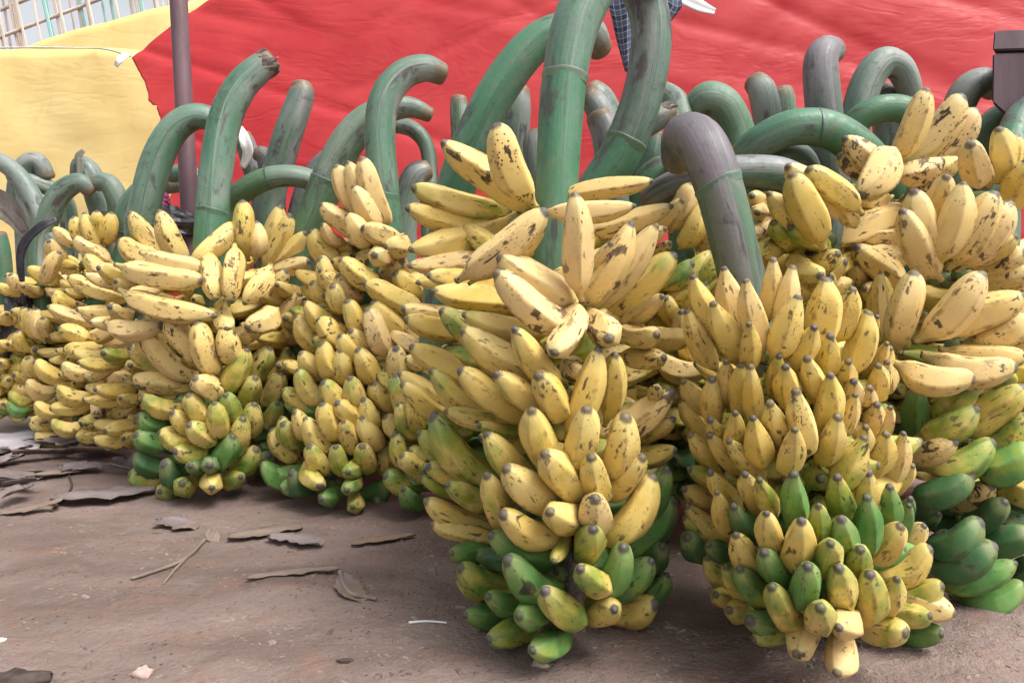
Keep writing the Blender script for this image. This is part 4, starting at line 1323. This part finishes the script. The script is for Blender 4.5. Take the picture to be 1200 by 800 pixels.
for i, (x, y, l_, w_, r_) in enumerate(spots):
    dry_leaf(x, y, l_, w_, R(r_), rnd.uniform(.05, .28), 30 + i * 1.7, M_LEAF if i % 3 else M_LEAFB, 'curled dry leaf scrap heaped in the litter in front of the stacked yellow bunch', LG,
             lift=rnd.uniform(0, .03), tilt=(rnd.uniform(-.25, .25), rnd.uniform(-.25, .25)))

# grey sheet at the left edge
gv, gf = [], []
for j in range(17):
    for i in range(17):
        u, v = i / 16, j / 16
        p = ground_at(-90 + 135 * u + 20 * v, 532 - 62 * v)
        p.z = .012 + .05 * v * (1 - u) + .03 * abs(noise.noise(Vector((u * 3, v * 3, 2)))) + ground_height(p.x, p.y)
        gv.append(p)
for j in range(16):
    for i in range(16):
        a_ = j * 17 + i
        gf.append((a_, a_ + 1, a_ + 18, a_ + 17))
o = link('ground_sheet', mesh('ground_sheet', gv, gf, M_CLOTHG), label='grey rumpled sheet spread on the ground at the edge of the leaf litter', cat='sheet')
o.modifiers.new('thickness', 'SOLIDIFY').thickness = .003


def ground_tube(name, pts, rad, mat, label, cat, parent=None):
    W = []
    for i, (x, y) in enumerate(pts):
        p = ground_at(x, y); p.z = ground_height(p.x, p.y) + rad * 1.0
        W.append((p, rad * (1 - .4 * i / len(pts))))
    m, *_ = tube(name, W, mat, 7, 5, wob=.15)
    if parent is not None:
        o = bpy.data.objects.new(name, m); COL.objects.link(o); o.parent = parent
        return o
    return link(name, m, label=label, cat=cat)


tw = bpy.data.objects.new('forked_twig', None); COL.objects.link(tw)
tw['label'] = 'forked brown twig on the bare earth left of centre'; tw['category'] = 'twig'
ground_tube('stem', [(242, 634), (226, 652), (208, 664), (180, 674), (155, 681)], .0045, M_LEAFB, None, None, tw)
ground_tube('side_shoot', [(222, 655), (205, 672), (192, 687)], .0030, M_LEAFB, None, None, tw)
ground_tube('straw', [(479, 731), (500, 729), (523, 730)], .0022, M_WHITE, 'thin white straw lying in front of the centre column', 'straw')
ground_tube('bent_twig', [(398, 668), (402, 685), (412, 698), (440, 706)], .005, M_LEAFB, 'bent twig curving round the folded grey leaf strip', 'twig')
ground_tube('dark_twig', [(60, 600), (75, 585), (84, 570), (80, 556)], .004, M_DARKSTONE, 'thin dark twig in the leaf litter beside the broad flat leaf', 'twig')


def stone(name, px, py, sx, sy, sz, mat, label, cat, seed):
    p = ground_at(px, py)
    p.z = ground_height(p.x, p.y) + sz * .45
    b = blob(name, p, RGT * sx, Vector((0, sy, 0)), UP * sz, mat, None, seed, 14, 9, .5)
    b['label'] = label; b['category'] = cat
    return b


stone('dark_clod', 28, 797, .040, .018, .010, M_DARKSTONE, 'dark clod at the very bottom corner of the bare earth', 'clod', 3)
stone('pale_pebble', 168, 790, .016, .011, .008, M_STONE, 'pale pebble near the bottom edge', 'pebble', 5)
stone('small_pebble', 405, 776, .012, .005, .004, M_DARKSTONE, 'small dark chip lying ahead of the white straw', 'chip', 8)
stone('white_chip', 2, 752, .006, .005, .004, M_WHITE, 'tiny white chip at the left border of the bare earth', 'chip', 9)
stone('grey_chip', 633, 778, .012, .007, .006, M_STONE, 'pale grey chip just under the centre column', 'chip', 12)

# fine crumbs and bark chips, uncountable
cv, cf = [], []
rr = random.Random(3)
for i in range(5200):
    if rr.random() < .5:
        x, y = rr.uniform(-1.2, 1.0), rr.uniform(.85, 1.9)
    else:
        x, y = rr.gauss(.1, .45), rr.gauss(1.25, .25)
    if y < .85: continue
    s = rr.uniform(.0006, .0022) * (1 + .8 * (rr.random() < .06))
    a_ = rr.uniform(0, 3.14)
    z = ground_height(x, y)
    l_ = rr.uniform(1, 3)
    ca, sa = math.cos(a_), math.sin(a_)
    k = len(cv)
    for ux, uy, uz in ((-1, -1, 0), (1, -1, 0), (1, 1, 0), (-1, 1, 0), (-.7, -.6, 1), (.8, -.7, 1.1), (.6, .7, .8), (-.8, .6, 1)):
        ex, ey = ux * s * l_, uy * s
        cv.append((x + ex * ca - ey * sa, y + ex * sa + ey * ca, z - .0005 + uz * s * .8))
    for f_ in ((0, 3, 2, 1), (4, 5, 6, 7), (0, 1, 5, 4), (1, 2, 6, 5), (2, 3, 7, 6), (3, 0, 4, 7)):
        cf.append(tuple(k + q for q in f_))
link('litter', mesh('litter', cv, cf, M_CHIP, False), label='fine brown crumbs and bark chips scattered over the earth', cat='litter', kind='stuff')
